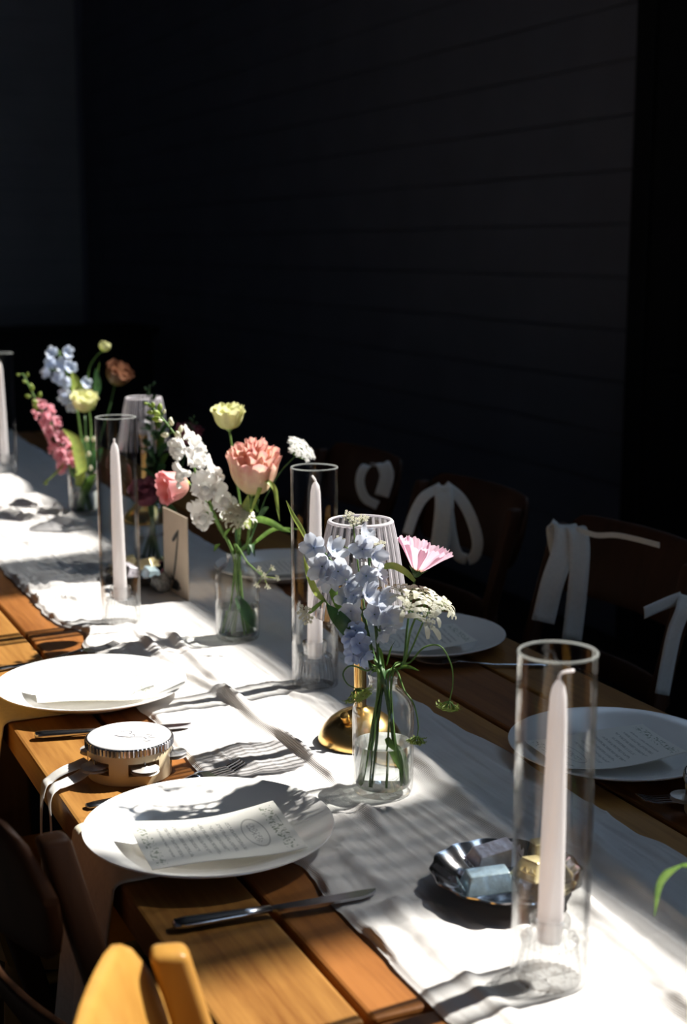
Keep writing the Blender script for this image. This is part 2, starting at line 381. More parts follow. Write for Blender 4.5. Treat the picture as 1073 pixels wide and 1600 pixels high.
# right wall: clerestory openings between added shading slats, boards below
SILL, HEAD = 3.375, 4.80
wr = MB()
wr.add(*bevel_box(0.16, 16.8, SILL, 0, 1, (XW + 0.10, 3.4, SILL / 2)))
wr.add(*bevel_box(0.16, 16.8, 5.25 - HEAD, 0, 1, (XW + 0.10, 3.4, (5.25 + HEAD) / 2)))
wr.add(*bevel_box(0.16, 5.9, HEAD - SILL, 0, 1, (XW + 0.10, 8.85, (HEAD + SILL) / 2)))
wr.add(*bevel_box(0.16, 3.2, HEAD - SILL, 0, 1, (XW + 0.10, -3.4, (HEAD + SILL) / 2)))
wall_r = struct(wr.build('wall_right', M['wall'], smooth=False))
for k in range(17):
    z = 0.02 + k * 0.1845
    MB().add(*bevel_box(0.022, 16.7, 0.1815, 0.004, 1, (XW + 0.012, 3.4, z + 0.09))).build('plank', M['wall'], wall_r, smooth=False)
for k, (a, b_) in enumerate([(-0.24, 0.02), (1.355, 1.64), (2.89, 3.19), (4.46, 4.72)]):  # unseen slat screens added to throw soft, partial shade bands
    tr_ = struct(bpy.data.objects.new('shade_slats_%d' % (k + 1), None)); COL.objects.link(tr_); tr_.location = (XW + 0.08, 0, 0)
    nb = 7; pitch = (b_ - a) / nb
    for j in range(nb):
        MB().add(*bevel_box(0.018, pitch * 0.90, HEAD - SILL, 0.002, 1, (0, a + pitch * (j + .5), (HEAD + SILL) / 2))).build('shade_batten', M['wall'], tr_, smooth=False)
tr_ = struct(bpy.data.objects.new('shade_slats_5', None)); COL.objects.link(tr_); tr_.location = (XW + 0.11, 0, 0)  # unseen slats added above the sill to soften the edge of the sun
for j in range(4):
    MB().add(*bevel_box(0.018, 7.8, 0.0265, 0.002, 1, (0, 2.0, SILL + 0.017 + j * 0.035))).build('shade_batten', M['wall'], tr_, smooth=False)
wl = MB().add(*bevel_box(0.16, 16.8, 5.25, 0, 1, (-2.75, 3.4, 2.625)))
struct(wl.build('wall_left', M['wall'], smooth=False))
# wall behind the viewer with an added doorway, placed and sized for fill light
DX0, DX1, DZ = 1.1, 2.4, 2.4
wf = MB().add(*bevel_box(DX0 + 2.8, 0.16, 5.25, 0, 1, ((-2.8 + DX0) / 2, -4.6, 2.625))).add(*bevel_box(3.2 - DX1, 0.16, 5.25, 0, 1, ((3.2 + DX1) / 2, -4.6, 2.625)))
wf.add(*bevel_box(DX1 - DX0, 0.16, 5.25 - DZ, 0, 1, ((DX0 + DX1) / 2, -4.6, (5.25 + DZ) / 2)))
struct(wf.build('wall_front', M['wall'], smooth=False))
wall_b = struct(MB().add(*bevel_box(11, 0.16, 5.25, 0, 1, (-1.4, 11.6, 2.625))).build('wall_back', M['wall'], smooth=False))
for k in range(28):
    MB().add(*bevel_box(10.6, 0.022, 0.1815, 0.004, 1, (-2.35, 11.51, 0.11 + k * 0.1845))).build('plank', M['wall_lightened'], wall_b, smooth=False)
# black plank door added to darken this stretch of the right wall
dr = struct(bpy.data.objects.new('added_door_1', None)); COL.objects.link(dr); dr.location = (XW - 0.015, 3.45, 0)
for k in range(6):
    MB().add(*bevel_box(0.05, 0.176, 2.3, 0.004, 1, (0, -0.45 + k * 0.18, 1.15))).build('plank', M['black'], dr, smooth=False)
MB().add(*bevel_box(0.06, 0.10, 2.38, 0.004, 1, (0, 0.60, 1.19))).add(*bevel_box(0.06, 0.10, 2.38, 0.004, 1, (0, -0.60, 1.19))).add(*bevel_box(0.06, 1.3, 0.10, 0.004, 1, (0, 0, 2.41))).build('door_frame', M['black'], dr, smooth=False)
MB().add(*tube([Vector((-0.035, 0.40, 1.0)), Vector((-0.07, 0.40, 1.0)), Vector((-0.07, 0.30, 1.0))], 0.009)).build('door_handle', M['black'], dr)
# black sideboard at the far end
sb = thing('sideboard', (1.70, 9.2, 0), 'low black sideboard in the dark at the far end of the room', 'sideboard')
MB().add(*bevel_box(2.1, 0.5, 0.82, 0.006, 1, (0, 0, 0.46))).add(*bevel_box(2.0, 0.44, 0.05, 0, 1, (0, 0, 0.025))).build('body', M['black'], sb, smooth=False)
MB().add(*bevel_box(2.16, 0.54, 0.04, 0.006, 1, (0, 0, 0.89))).build('top', M['black'], sb, smooth=False)
for k in range(3):
    d_ = MB().add(*bevel_box(0.66, 0.02, 0.74, 0.004, 1, (-0.69 + k * 0.69, -0.262, 0.46))).build('door', M['black'], sb, smooth=False)
    MB().add(*sphere(0.014, 8, 6, (-0.69 + k * 0.69 + 0.27, -0.285, 0.5))).build('knob', M['black'], d_)

# ------------------------------------------------------------------ tables end to end
TX0, TX1 = 0.368, 1.252
pm = {}
def make_table(y0, y1, label):
    t = thing('dining_table', ((TX0 + TX1) / 2, (y0 + y1) / 2, 0), label, 'table', 'plank tables end to end')
    L = y1 - y0 - 0.008; n = 7; wd = (TX1 - TX0) / n; rg = random.Random(int(y0 * 100))
    for k in range(n):
        me = MB().add(*bevel_box(wd - 0.0075, L, 0.042, 0.004, 2)).mesh('plank', M['plank_red' if k % 2 else 'plank'], False) if (k % 2, y0) not in pm else pm[k % 2, y0]
        pm[k % 2, y0] = me
        link('plank', me, t, (-(TX1 - TX0) / 2 + wd * (k + 0.5), 0, TZ - 0.021 - rg.uniform(0, 0.0014)))
    for sx in (-1, 1):
        MB().add(*bevel_box(0.025, L - 0.25, 0.07, 0.002, 1, (sx * 0.36, 0, TZ - 0.079))).build('apron', M['frame_wood'], t, smooth=False)
        for sy in (-1, 1):
            MB().add(*bevel_box(0.06, 0.06, TZ - 0.043, 0.004, 1, (sx * 0.36, sy * (L / 2 - 0.032), (TZ - 0.043) / 2))).build('leg', M['frame_wood'], t, smooth=False)
for y0, y1, lb in [(-0.37, 1.02, 'honey wood plank table ending just under the nearest hurricane glass'),
                   (1.02, 2.41, 'honey wood plank table carrying the two near plates and the tambourine'),
                   (2.41, 3.80, 'honey wood plank table under the number card and the pink snapdragon vase'),
                   (3.80, 5.19, 'far honey wood plank table under the hurricane glass cut by the picture edge')]:
    make_table(y0, y1, lb)

# ------------------------------------------------------------------ runner
BASES = [(.672, 1.015, .055), (.834, 1.923, .05), (.666, 2.403, .05), (.799, 4.148, .05), (.735, 1.487, .05), (.818, 2.217, .05),
         (.874, 3.467, .05), (.867, 2.86, .05), (.787, 1.662, .062), (.985, 3.30, .06), (.727, 1.181, .065), (.799, 2.662, .065), (.82, 2.567, .06),
         (.818, .83, .05)]
PLATES = [(.489, 1.427), (.507, 2.004), (1.085, 2.049), (1.065, 1.467), (1.075, 2.64), (.50, 3.16), (.50, 3.74)]
def runner():
    ys = np.arange(-0.30, 5.3, 0.005); nx = 230
    s = np.linspace(0, 1, nx)
    Y, S = np.meshgrid(ys, s, indexing='ij')
    xl = 0.556 + 0.012 * (vnoise(Y * 6, Y * 0, 3) - .5) + 0.006 * (vnoise(Y * 34, Y * 0, 4) - .5) + 0.05 * np.exp(-((Y - 2.36) / 0.06) ** 2) * 0.6
    xr = 0.945 + 0.10 * np.clip((Y - 1.9) / 0.7, 0, 1) + 0.03 * (vnoise(Y * 4, Y * 0, 5) - .5) + 0.008 * (vnoise(Y * 25, Y * 0, 6) - .5)
    X = xl + (xr - xl) * S
    Xn = X + 0.012 * (vnoise(Y * 3.2, X * 3, 11) - .5)
    h = np.zeros_like(X)
    def ridge(pts, amp, sig):
        p = np.array(sorted(pts)); c = np.interp(Y, p[:, 0], p[:, 1]) + 0.006 * (vnoise(Y * 9, Y * 0, 21) - .5)
        ew = np.clip((Y - p[0, 0]) / 0.12, 0, 1) * np.clip((p[-1, 0] - Y) / 0.12, 0, 1)
        a = amp * (0.55 + 0.9 * vnoise(Y * 17, Y * 0, 23))
        return a * ew * np.exp(-np.abs((X - c) / sig) ** 2.4)
    h += ridge([(2.36, .655), (2.29, .663), (2.04, .667), (1.9, .688), (1.65, .695), (1.48, .692), (1.40, .684), (1.30, .672)], .0095, .0085)
    h += ridge([(2.34, .720), (2.27, .713), (1.98, .697), (1.90, .692), (1.8, .70)], .011, .009)
    h += ridge([(1.75, .84), (1.57, .822), (1.425, .81), (1.285, .797), (1.139, .785), (1.007, .768), (.914, .749), (.5, .70)], .012, .013)
    h += ridge([(2.0, .78), (1.906, .772), (1.83, .80), (1.78, .84)], .007, .008)
    h += ridge([(1.35, .735), (1.19, .70), (1.05, .70), (.9, .66)], .005, .010)
    h += ridge([(1.45, .63), (1.3, .615), (1.15, .605), (1.0, .60), (.8, .60)], .007, .011)
    h += ridge([(1.4, .90), (1.2, .865), (1.0, .845), (.7, .82)], .012, .018)
    h += ridge([(2.6, .93), (2.2, .915), (1.8, .895), (1.6, .89)], .006, .03)
    # fine crinkles running with the cloth, and cross wrinkles in places
    cr = vnoise(Xn * 60, Y * 4, 31) * 0.6 + vnoise(Xn * 135, Y * 9, 32) * 0.42 + vnoise(Xn * 260, Y * 20, 33) * 0.16
    h += 0.0044 * cr * (0.6 + 0.8 * vnoise(X * 6, Y * 4, 35))
    warp = Y + 0.10 * vnoise(X * 9, Y * 5, 41) + 0.03 * vnoise(X * 30, Y * 14, 42)
    cw = np.abs(vnoise(warp * 26, X * 5, 43) - .5) * 2
    zone = np.clip(vnoise(Y * 3.0, X * 4, 44) * 2.2 - 0.8, 0, 1)
    left = np.clip((0.80 - X) / 0.10, 0, 1)
    h += 0.015 * (1 - cw) ** 3 * zone * (0.25 + 0.75 * left)
    h += 0.013 * left * np.exp(-((Y - 2.33) / 0.08) ** 2) * vnoise(warp * 30, X * 24, 46)
    big = np.clip((Y - 2.98) / 0.15, 0, 1) * np.clip((0.86 - X) / 0.06, 0, 1)
    h += big * (0.030 * np.clip(vnoise(warp * 7, X * 9, 47) - .25, 0, 1) + 0.016 * (1 - np.abs(vnoise(warp * 9 + X * 10, X * 6, 48) - .5) * 2) ** 3)
    m = np.ones_like(X)
    for bx, by, br in BASES:
        d = np.sqrt((X - bx) ** 2 + (Y - by) ** 2); m *= np.clip((d - br * 0.86) / 0.03, 0, 1)
    for bx, by in PLATES:
        d = np.sqrt((X - bx) ** 2 + (Y - by) ** 2); m *= np.clip((d - 0.10) / 0.07, 0.0, 1)
    for (ax, ay, bx, by) in [(.39, 1.25, .605, 1.229), (.39, 1.861, .607, 1.802), (.391, 1.591, .606, 1.621), (.40, 2.203, .611, 2.236)]:
        t = np.clip((X - ax) / (bx - ax), 0, 1); d = np.abs(Y - (ay + (by - ay) * t)) + np.clip(X - bx, 0, 1)
        m *= np.clip((d - 0.012) / 0.02, 0, 1)
    h *= m
    edge = np.minimum(S, 1 - S)
    Z = TZ + 0.0012 + (RZ - TZ - 0.0012) * np.clip(edge / 0.02, 0, 1) + h * np.clip(edge / 0.015, 0.25, 1)
    V = np.stack([X, Y, Z], -1).reshape(-1, 3)
    ny = len(ys); idx = np.arange(ny * nx).reshape(ny, nx)
    F = np.stack([idx[:-1, :-1], idx[:-1, 1:], idx[1:, 1:], idx[1:, :-1]], -1).reshape(-1, 4)
    me = bpy.data.meshes.new('table_runner')
    me.vertices.add(len(V)); me.vertices.foreach_set('co', V.ravel())
    me.loops.add(len(F) * 4); me.loops.foreach_set('vertex_index', F.ravel().astype(np.int32))
    me.polygons.add(len(F)); me.polygons.foreach_set('loop_start', np.arange(0, len(F) * 4, 4, dtype=np.int32))
    me.update(calc_edges=True); me.validate()
    me.polygons.foreach_set('use_smooth', [True] * len(F)); me.materials.append(M['gauze'])
    o = link('table_runner', me)
    tag(o, 'long crinkled white gauze runner lying down the middle of the tables', 'runner')
runner()

# ------------------------------------------------------------------ hurricanes, candles and holders
def hurricane(x, y, hgt, label, r=0.0355, yaw=0):
    t = 0.0022
    o = thing('hurricane_glass', (x, y, RZ + .001), label, 'glass cylinder', 'hurricane glasses')
    pr = [(r, 0), (r, hgt - .002), (r - t, hgt - .002), (r - t, 0), (r - t * .5, -.0005)]
    MB().add(*lathe(pr, 64, closed=True)).build('cylinder', M['glass'], o, sharp=50)
    pr = [(r + .0001, hgt - .0020), (r + .0001, hgt - .0008), (r - t * .3, hgt), (r - t * .7, hgt), (r - t - .0001, hgt - .0008), (r - t - .0001, hgt - .0022)]
    MB().add(*lathe(pr, 64, closed=True)).build('rim', M['rim_shine'], o, sharp=50)
    tag(o, label, 'glass cylinder', 'hurricane glasses')
def holder(x, y, label, h=0.066):
    pr = [(0, 0.0), (.0285, 0), (.0295, .004), (.0255, h * .50), (.0235, h * .58), (.0262, h * .61), (.0266, h * .66), (.0235, h * .69), (.0172, h * .72), (.0180, h * .86), (.0190, h - .001), (.0182, h),
          (.0138, h), (.0128, h - .004), (.0122, h * .62), (0, h * .60)]
    nr = 26
    def rm(a, z, i): return 1 + (0.035 * math.cos(nr * a) if z < h * .56 and i > 0 and i < 5 else (0.03 * math.cos(20 * a) if 4 < i < 8 else 0))
    o = MB().add(*lathe(pr, 156, rm)).build('candle_holder', M['ribbed_glass'], sharp=60, loc=(x, y, RZ))
    tag(o, label, 'candle holder', 'ribbed glass candle holders')
def candle(x, y, z0, top, label, lean=(0, 0), wick='up'):
    L = top - z0
    t = thing('taper_candle', (x, y, z0), label, 'candle', 'white taper candles')
    pr = [(0, 0), (.0106, 0), (.0112, .012), (.0118, L * .08), (.0108, L * .45), (.0086, L * .85), (.0074, L - .016), (.0058, L - .007), (.0030, L - .002), (0.0014, L)]
    v, f = lathe(pr, 28)
    v = [(p[0] + lean[0] * p[2] / L, p[1] + lean[1] * p[2] / L, p[2]) for p in v]
    MB().add(v, f).build('wax', M['wax'], t, sharp=70)
    b = Vector((lean[0], lean[1], L - .001))
    pts = {'bent': [b, b + Vector((.001, 0, .005)), b + Vector((.005, -.001, .0075)), b + Vector((.013, -.004, .0085))],
           'tilt': [b, b + Vector((-.001, 0, .004)), b + Vector((-.005, .001, .0095))],
           'stub': [b, b + Vector((0, 0, .004)), b + Vector((0, 0, .007))]}[wick]
    MB().add(*tube(smooth_path(pts, 3), .0016, 6)).build('wick', M['wax'], t)
hurr = [(.672, 1.015, .309, .287, .060, 'beside the foil chocolates', 'tall clear hurricane glass nearest the viewer, beside the foil chocolates', 'bent'),
        (.834, 1.923, .336, .318, .068, 'behind the pale blue flowers', 'tall clear hurricane glass just behind the pale blue flowers', 'tilt'),
        (.666, 2.403, .368, .328, .066, 'left of the number card', 'tall clear hurricane glass to the left of the number card', 'stub'),
        (.815, 4.148, .360, .336, .066, 'farthest away at the picture edge', 'blurred hurricane glass farthest away, cut by the left picture edge', 'stub')]
for x, y, hh, ct, hd, w1, lb, wk in hurr:
    hurricane(x, y, hh, lb, 0.0355)
    holder(x, y, 'ribbed clear glass candle holder inside the hurricane glass ' + w1, hd)
    candle(x, y, RZ + hd * .60 + .001, TZ + ct, 'white taper candle inside the hurricane glass ' + w1, (0.002, 0) if wk != 'stub' else (-.004, -.002), wk)

# ------------------------------------------------------------------ vases
def vase(x, y, level, label, h=0.150):
    t = thing('bud_vase', (x, y, RZ), label, 'vase', 'bottle shaped glass bud vases')
    k = h / 0.150
    out = [(0, 0), (.030, 0), (.0355, .002), (.0372, .007), (.0375, .020), (.0375, .100 * k), (.0365, .110 * k), (.033, .119 * k), (.027, .126 * k), (.0205, .131 * k), (.0175, .136 * k), (.0170, .143 * k), (.0185, .147 * k), (.0192, .150 * k)]
    inn = [(.0178, .1505 * k), (.0160, .147 * k), (.0148, .142 * k), (.0155, .135 * k), (.0185, .128 * k), (.0255, .123 * k), (.031, .116 * k), (.0345, .108 * k), (.0353, .100 * k), (.0353, .018), (.033, .010), (0, .009)]
    MB().add(*lathe(out + inn, 56)).build('glass_body', M['vase_glass'], t, sharp=70)
    wp = [(0, .0094), (.0325, .0104), (.0350, .018), (.0350, level - .001), (.0352, level + .0006), (.0335, level), (0, level)]
    MB().add(*lathe(wp, 48)).build('water', M['water'], t, sharp=40)
    return t
vase(.735, 1.487, .063, 'clear bottle vase holding pale blue delphinium and a pink cosmos')
vase(.818, 2.217, .056, 'clear bottle vase holding the white snapdragon and peach lisianthus')
vase(.874, 3.467, .060, 'blurred clear vase under the pink snapdragon and yellow bloom')
vase(.867, 2.860, .060, 'blurred clear vase of dusky flowers behind the number card')
vase(.818, 0.830, .060, 'clear bottle vase just outside the frame holding one drooping leaf')

# ------------------------------------------------------------------ brass lamps
def lamp(x, y, label, rz=0):
    t = thing('table_lamp', (x, y, RZ), label, 'lamp', 'cordless brass table lamps with ribbed glass shades', rz)
    pr = [(0, .002), (.054, .0), (.0570, .0025), (.0570, .005), (.0545, .013), (.049, .0225), (.041, .0315), (.030, .0395), (.019, .0445), (.0115, .047), (.0092, .050)]
    MB().add(*lathe(pr, 48)).build('base', M['brass'], t, sharp=40)
    MB().add(*lathe([(.0085, .040), (.0085, .205), (.012, .207), (.012, .214), (.0, .215)], 20)).build('stem', M['brass'], t, sharp=40)
    kb = MB().add(*lathe([(0, 0), (.005, 0), (.005, .006), (.006, .007), (.006, .011), (0, .012)], 12)).build('switch', M['brass'], t, sharp=40)
    kb.location = (-.029, -.018, .0385); kb.rotation_euler = (0.35, -0.45, 0)
    n = 26
    def rm(a, z, i): return 1 + 0.040 * math.cos(n * a)
    hs = [(.0625, .178), (.0612, .190), (.0575, .216), (.0525, .246), (.0475, .276), (.0430, .297), (.0415, .303), (.0395, .304)]
    inn = [(r - .0028, z) for r, z in hs[:-1]][::-1]
    inn[0] = (.0375, .302)
    sh = MB().add(*lathe(hs + inn, 64, closed=True)).build('shade', M['shade_glass'], t, sharp=70)
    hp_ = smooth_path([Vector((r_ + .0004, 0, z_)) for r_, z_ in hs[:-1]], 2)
    rib = MB().add(*tube(hp_, .0018, 6)).mesh('rib', M['painted_glint'])
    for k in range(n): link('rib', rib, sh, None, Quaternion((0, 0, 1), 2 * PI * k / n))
    MB().add(*lathe([(.0425, .3015), (.0440, .3030), (.0425, .3050), (.0395, .3055), (.0385, .3035)], 64, closed=True)).build('shade_rim', M['painted_glint'], t)
    MB().add(*lathe([(.0, .212), (.011, .214), (.0155, .224), (.0165, .234), (.013, .246), (.0, .252)], 18)).build('bulb', M['ceramic'], t)
    for k in range(3):
        a = 2 * PI * k / 3
        MB().add(*tube([Vector((.010 * math.cos(a), .010 * math.sin(a), .209)), Vector((.0535 * math.cos(a), .0535 * math.sin(a), .212))], .0016, 6)).build('shade_arm', M['brass'], t)
lamp(0.7870, 1.6620, 'brass table lamp with ribbed glass shade directly behind the blue flowers')
lamp(.985, 3.30, 'blurred lamp with ribbed glass shade behind the hurricane glass left of the card')

# ------------------------------------------------------------------ plates, menus, napkins
PL = [(0, .0005), (.082, 0), (.088, .001), (.091, .004), (.105, .009), (.125, .0155), (.1375, .0205), (.1405, .0225), (.1400, .0240), (.1370, .0236), (.122, .0185), (.104, .0125), (.092, .0085), (.086, .0065), (0, .0055)]
plate_me = MB().add(*lathe(PL, 96)).mesh('plate', M['ceramic'], True, 60)
def plate(x, y, z, label): return tag(link('dinner_plate', plate_me, None, (x, y, z)), label, 'plate', 'white dinner plates')
NZ = TZ + 0.0046
plate(.489, 1.427, NZ, 'sunlit white dinner plate nearest the viewer, flower shadows falling on its menu')
plate(.507, 2.004, NZ, 'sunlit white dinner plate beyond the tambourine')
plate(1.085, 2.049, TZ + .002, 'white dinner plate in shade behind the pink cosmos')
plate(1.065, 1.467, TZ + .002, 'white dinner plate in shade behind the nearest hurricane glass')
plate(1.075, 2.640, TZ + .002, 'white dinner plate in deep shade behind the white snapdragon vase')
def menu(x, y, z, ang, label, L=.170, W=.118, curl=.006):
    # local: x along the card's long side (v), y across (u); diner at -x
    def mk(off):
        def fn(u, v):
            px = (u - .5) * L; py = (v - .5) * W
            zz = curl * ((2 * u - 1) ** 2 * 0.6 + (2 * v - 1) ** 2 * 0.5 * (1 - u)) + 0.003 * math.sin(u * 5 + v * 2)
            return (px, py, zz + off)
        v_, f_, uv_ = grid(fn, 16, 10); return v_, f_, [(1 - b, 1 - a) for a, b in uv_]
    mb = MB().add(*mk(.0009)); v_, f_, uv_ = mk(0); mb.add(v_, [q[::-1] for q in f_], [(0, 0)] * len(v_))
    n = 17 * 11; rim = [i * 11 for i in range(17)] + [16 * 11 + j for j in range(1, 11)] + [i * 11 + 10 for i in range(15, -1, -1)] + [j for j in range(9, 0, -1)]
    mb.f += [(rim[i], rim[(i + 1) % len(rim)], rim[(i + 1) % len(rim)] + n, rim[i] + n) for i in range(len(rim))]
    o = mb.build('menu_card', M['menu'], sharp=40, loc=(x, y, z)); o.rotation_euler = (0, 0, ang)
    tag(o, label, 'menu card', 'printed menu cards'); return o
o = menu(.482, 1.384, NZ + .0225, -.06, 'cream printed menu card half in flower shadow on the nearest plate'); o.rotation_euler = (0.03, -0.02, -.06)
o = menu(.500, 1.958, NZ + .0225, -.16, 'cream menu card washed out by sun on the plate beyond the tambourine')
o = menu(1.060, 2.020, TZ + .022, PI - .2, 'menu card in shade on the plate behind the pink cosmos')
o = menu(1.035, 1.450, TZ + .023, PI - .15, 'menu card in shade on the plate behind the nearest hurricane glass', L=.172)
o = menu(1.06, 2.62, TZ + .022, PI - .1, 'menu card in deep shade on the plate behind the snapdragon vase')
def napkin(yc, y0, y1, xin, hang, label, seed):
    rg = random.Random(seed)
    path = [(xin, TZ + .0022), (TX0 + .10, TZ + .0022), (TX0 + .02, TZ + .0024), (TX0 + .004, TZ + .0018), (TX0 - .0035, TZ - .003), (TX0 - .0052, TZ - .012), (TX0 - .0075, TZ - .05), (TX0 - .010, TZ - hang * .6), (TX0 - .012, TZ - hang)]
    pp = smooth_path([Vector((a, 0, b)) for a, b in path], 4)
    def fn(u, v):
        i = u * (len(pp) - 1); k = min(int(i), len(pp) - 2); p = pp[k].lerp(pp[k + 1], i - k)
        dn = max(0, (TZ - .01 - p.z) / hang)
        return (p.x - .018 * dn * abs(math.sin(v * 7 + seed)) - 0.012 * dn, y0 + (y1 - y0) * v + .006 * math.sin(u * 9 + v * 3) * dn, p.z)
    o = MB().add(*grid(fn, len(pp) - 1, 24)).build('napkin', M['napkin']); solid(o, .0016)
    tag(o, label, 'napkin', 'cream linen napkins')
napkin(1.43, 1.372, 1.545, .54, .275, 'cream linen napkin hanging off the table from under the nearest plate', 1)
napkin(2.0, 1.945, 2.12, .55, .265, 'cream linen napkin hanging from under the plate beyond the tambourine', 2)

# ------------------------------------------------------------------ cutlery
def place_flat(o, a, b, z=None):
    a = Vector(a); b = Vector(b); d = b - a
    o.location = (a.x, a.y, a.z if z is None else z); o.rotation_euler = (0, -math.atan2(d.z, math.hypot(d.x, d.y)), math.atan2(d.y, d.x))
def flat_solid(outline, z0, z1, zf=None):
    n = len(outline)
    v = [(x, y, z0 + (zf(x) if zf else 0)) for x, y in outline] + [(x, y, z1 + (zf(x) if zf else 0)) for x, y in outline]
    f = [tuple(range(n))[::-1], tuple(range(n, 2 * n))] + [(i, (i + 1) % n, n + (i + 1) % n, n + i) for i in range(n)]
    return v, f
def make_knife(label):
    t = thing('table_knife', (0, 0, 0), label, 'knife', 'steel table knives')
    pts = [Vector((x, 0, .0045)) for x in (0, .002, .012, .04, .07, .10)]
    v, f = tube(pts, [.0045, .0070, .0082, .0072, .0060, .0050], 12); v = [(p[0], p[1] * 1.1, .0058 + (p[2] - .0045) * .70) for p in v]
    MB().add(v, f).build('handle', M['steel'], t)
    ol = [(.098, -.0036), (.105, -.0062), (.13, -.0085), (.17, -.0095), (.195, -.0085), (.207, -.004), (.2125, .002), (.213, .0046), (.20, .0055), (.15, .0052), (.105, .0042), (.098, .0034)]
    MB().add(*flat_solid(ol, .0042, .0070)).build('blade', M['steel'], t, smooth=False); return t
def make_fork(label):
    t = thing('table_fork', (0, 0, 0), label, 'fork', 'steel table forks')
    zc = lambda x: .0030 + (.006 * math.exp(-((x - .145) / .03) ** 2)) + (.010 * max(0, (x - .17) / .045) ** 1.6)
    pts = [Vector((x, 0, zc(x))) for x in (0, .002, .012, .05, .09, .125, .145, .152)]
    v, f = tube(pts, [.003, .0058, .0068, .0046, .0032, .0028, .0045, .008], 12)
    v = [(p[0], p[1] * 1.25, zc(p[0]) + (p[2] - zc(p[0])) * .38) for p in v]
    MB().add(v, f).build('handle', M['steel'], t)
    mb = MB(); ol = [(.148, -.009), (.155, -.0118), (.172, -.0122), (.172, .0122), (.155, .0118), (.148, .009)]
    mb.add(*flat_solid(ol, -.0008, .0008, zc)).build('head', M['steel'], t, smooth=False)
    for k in range(4):
        y = -.0102 + k * .0068
        ol = [(.170, y - .0019), (.195, y - .0017), (.213, y - .0008), (.2145, y), (.213, y + .0008), (.195, y + .0017), (.170, y + .0019)]
        MB().add(*flat_solid(ol, -.0008, .0008, zc)).build('tine', M['steel'], t, smooth=False)
    return t
k = make_knife('steel table knife lying nearest the viewer, its tip on the runner'); place_flat(k, (.390, 1.252, TZ + .0005), (.604, 1.229, TZ + .0038))
k2 = copy_tree(k); place_flat(k2, (.390, 1.861, TZ + .0005), (.607, 1.802, TZ + .0038)); tag(k2, 'steel table knife lying behind the tambourine')
f = make_fork('steel table fork beside the tambourine, tines beyond the nearest plate'); place_flat(f, (.391, 1.591, TZ + .0005), (.606, 1.621, TZ + .0036))
f2 = copy_tree(f); place_flat(f2, (.400, 2.203, TZ + .0005), (.611, 2.236, TZ + .0036)); tag(f2, 'steel table fork behind the plate beyond the tambourine')
for (a, b, lb, src_) in [((1.215, 1.860, TZ + .0005), (1.03, 1.945, TZ + .002), 'steel table fork glinting in the shade, in front of the plate behind the cosmos', f),
                         ((1.205, 1.285, TZ + .0005), (.995, 1.316, TZ + .002), 'steel table fork in shade beside the plate behind the nearest hurricane glass', f)]:
    c = copy_tree(src_); place_flat(c, a, b); tag(c, lb)

# ------------------------------------------------------------------ silver dishes and foil chocolates
def dish(x, y, label, rz=0):
    def rm(a, z, i): return 1 + (0.018 * math.cos(14 * a) if 4 <= i <= 10 else 0)
    pr = [(0, .001), (.034, 0), (.038, .002), (.052, .007), (.066, .015), (.0755, .0235), (.0790, .0250), (.0786, .0262), (.0750, .0252), (.065, .0170), (.051, .0092), (.037, .0042), (0, .003)]
    o = MB().add(*lathe(pr, 140, rm)).build('silver_dish', M['silver'], sharp=60, loc=(x, y, RZ)); o.rotation_euler = (0, 0, rz)
    tag(o, label, 'dish', 'scalloped silver sweet dishes')
def choc(mat, loc, rot, label, dx=.056, dy=.031, dz=.021):
    v, f = bevel_box(dx, dy, dz, .0025, 2)
    v = [(p[0] * (1 - .22 * (p[2] > 0)), p[1] * (1 - .32 * (p[2] > 0)), p[2]) for p in v]
    t = thing('foil_chocolate', loc, label, 'chocolate', 'foil wrapped chocolates'); t.rotation_euler = rot
    MB().add(v, f).build('wrapper', mat, t, smooth=False)
    for s_ in (-1, 1):
        def fn(u, w_): return (s_ * (dx / 2 - .0005 + .004 * u), (w_ - .5) * dy * (.9 - .25 * u), -.002 + .0035 * math.sin(w_ * 18) * u + .004 * u)
        MB().add(*grid(fn, 2, 10)).build('foil_fold', mat, t, smooth=False)
def sweets(x, y, z, w1, r):
    c, s_ = math.cos(r), math.sin(r)
    for mat, dx, dy, dz, rot, lb in [('foil_silver', -.008, .032, .0300, (.25, -.10, .35), 'lilac silver foil chocolate at the back of '),
                                     ('foil_blue', -.022, -.012, .0230, (.05, -.04, .12), 'pale blue foil chocolate at the front of '),
                                     ('foil_gold', .030, -.004, .0300, (.12, .30, .9), 'pale gold foil chocolate leaning in '),
                                     ('foil_gold', .046, .034, .0320, (-.15, .25, 1.5), 'dull gold foil chocolate against the far rim of ')]:
        choc(M[mat], (x + dx * c - dy * s_, y + dx * s_ + dy * c, z + dz), (rot[0], rot[1], rot[2] + r), lb + w1)
dish(.727, 1.181, 'scalloped silver dish of foil chocolates behind the nearest candle')
sweets(.727, 1.181, RZ - .002, 'the near silver dish', -.35)
dish(.795, 2.690, 'blurred silver dish of chocolates behind the number card', .4)
sweets(.795, 2.690, RZ - .002, 'the silver dish behind the card', 1.4)

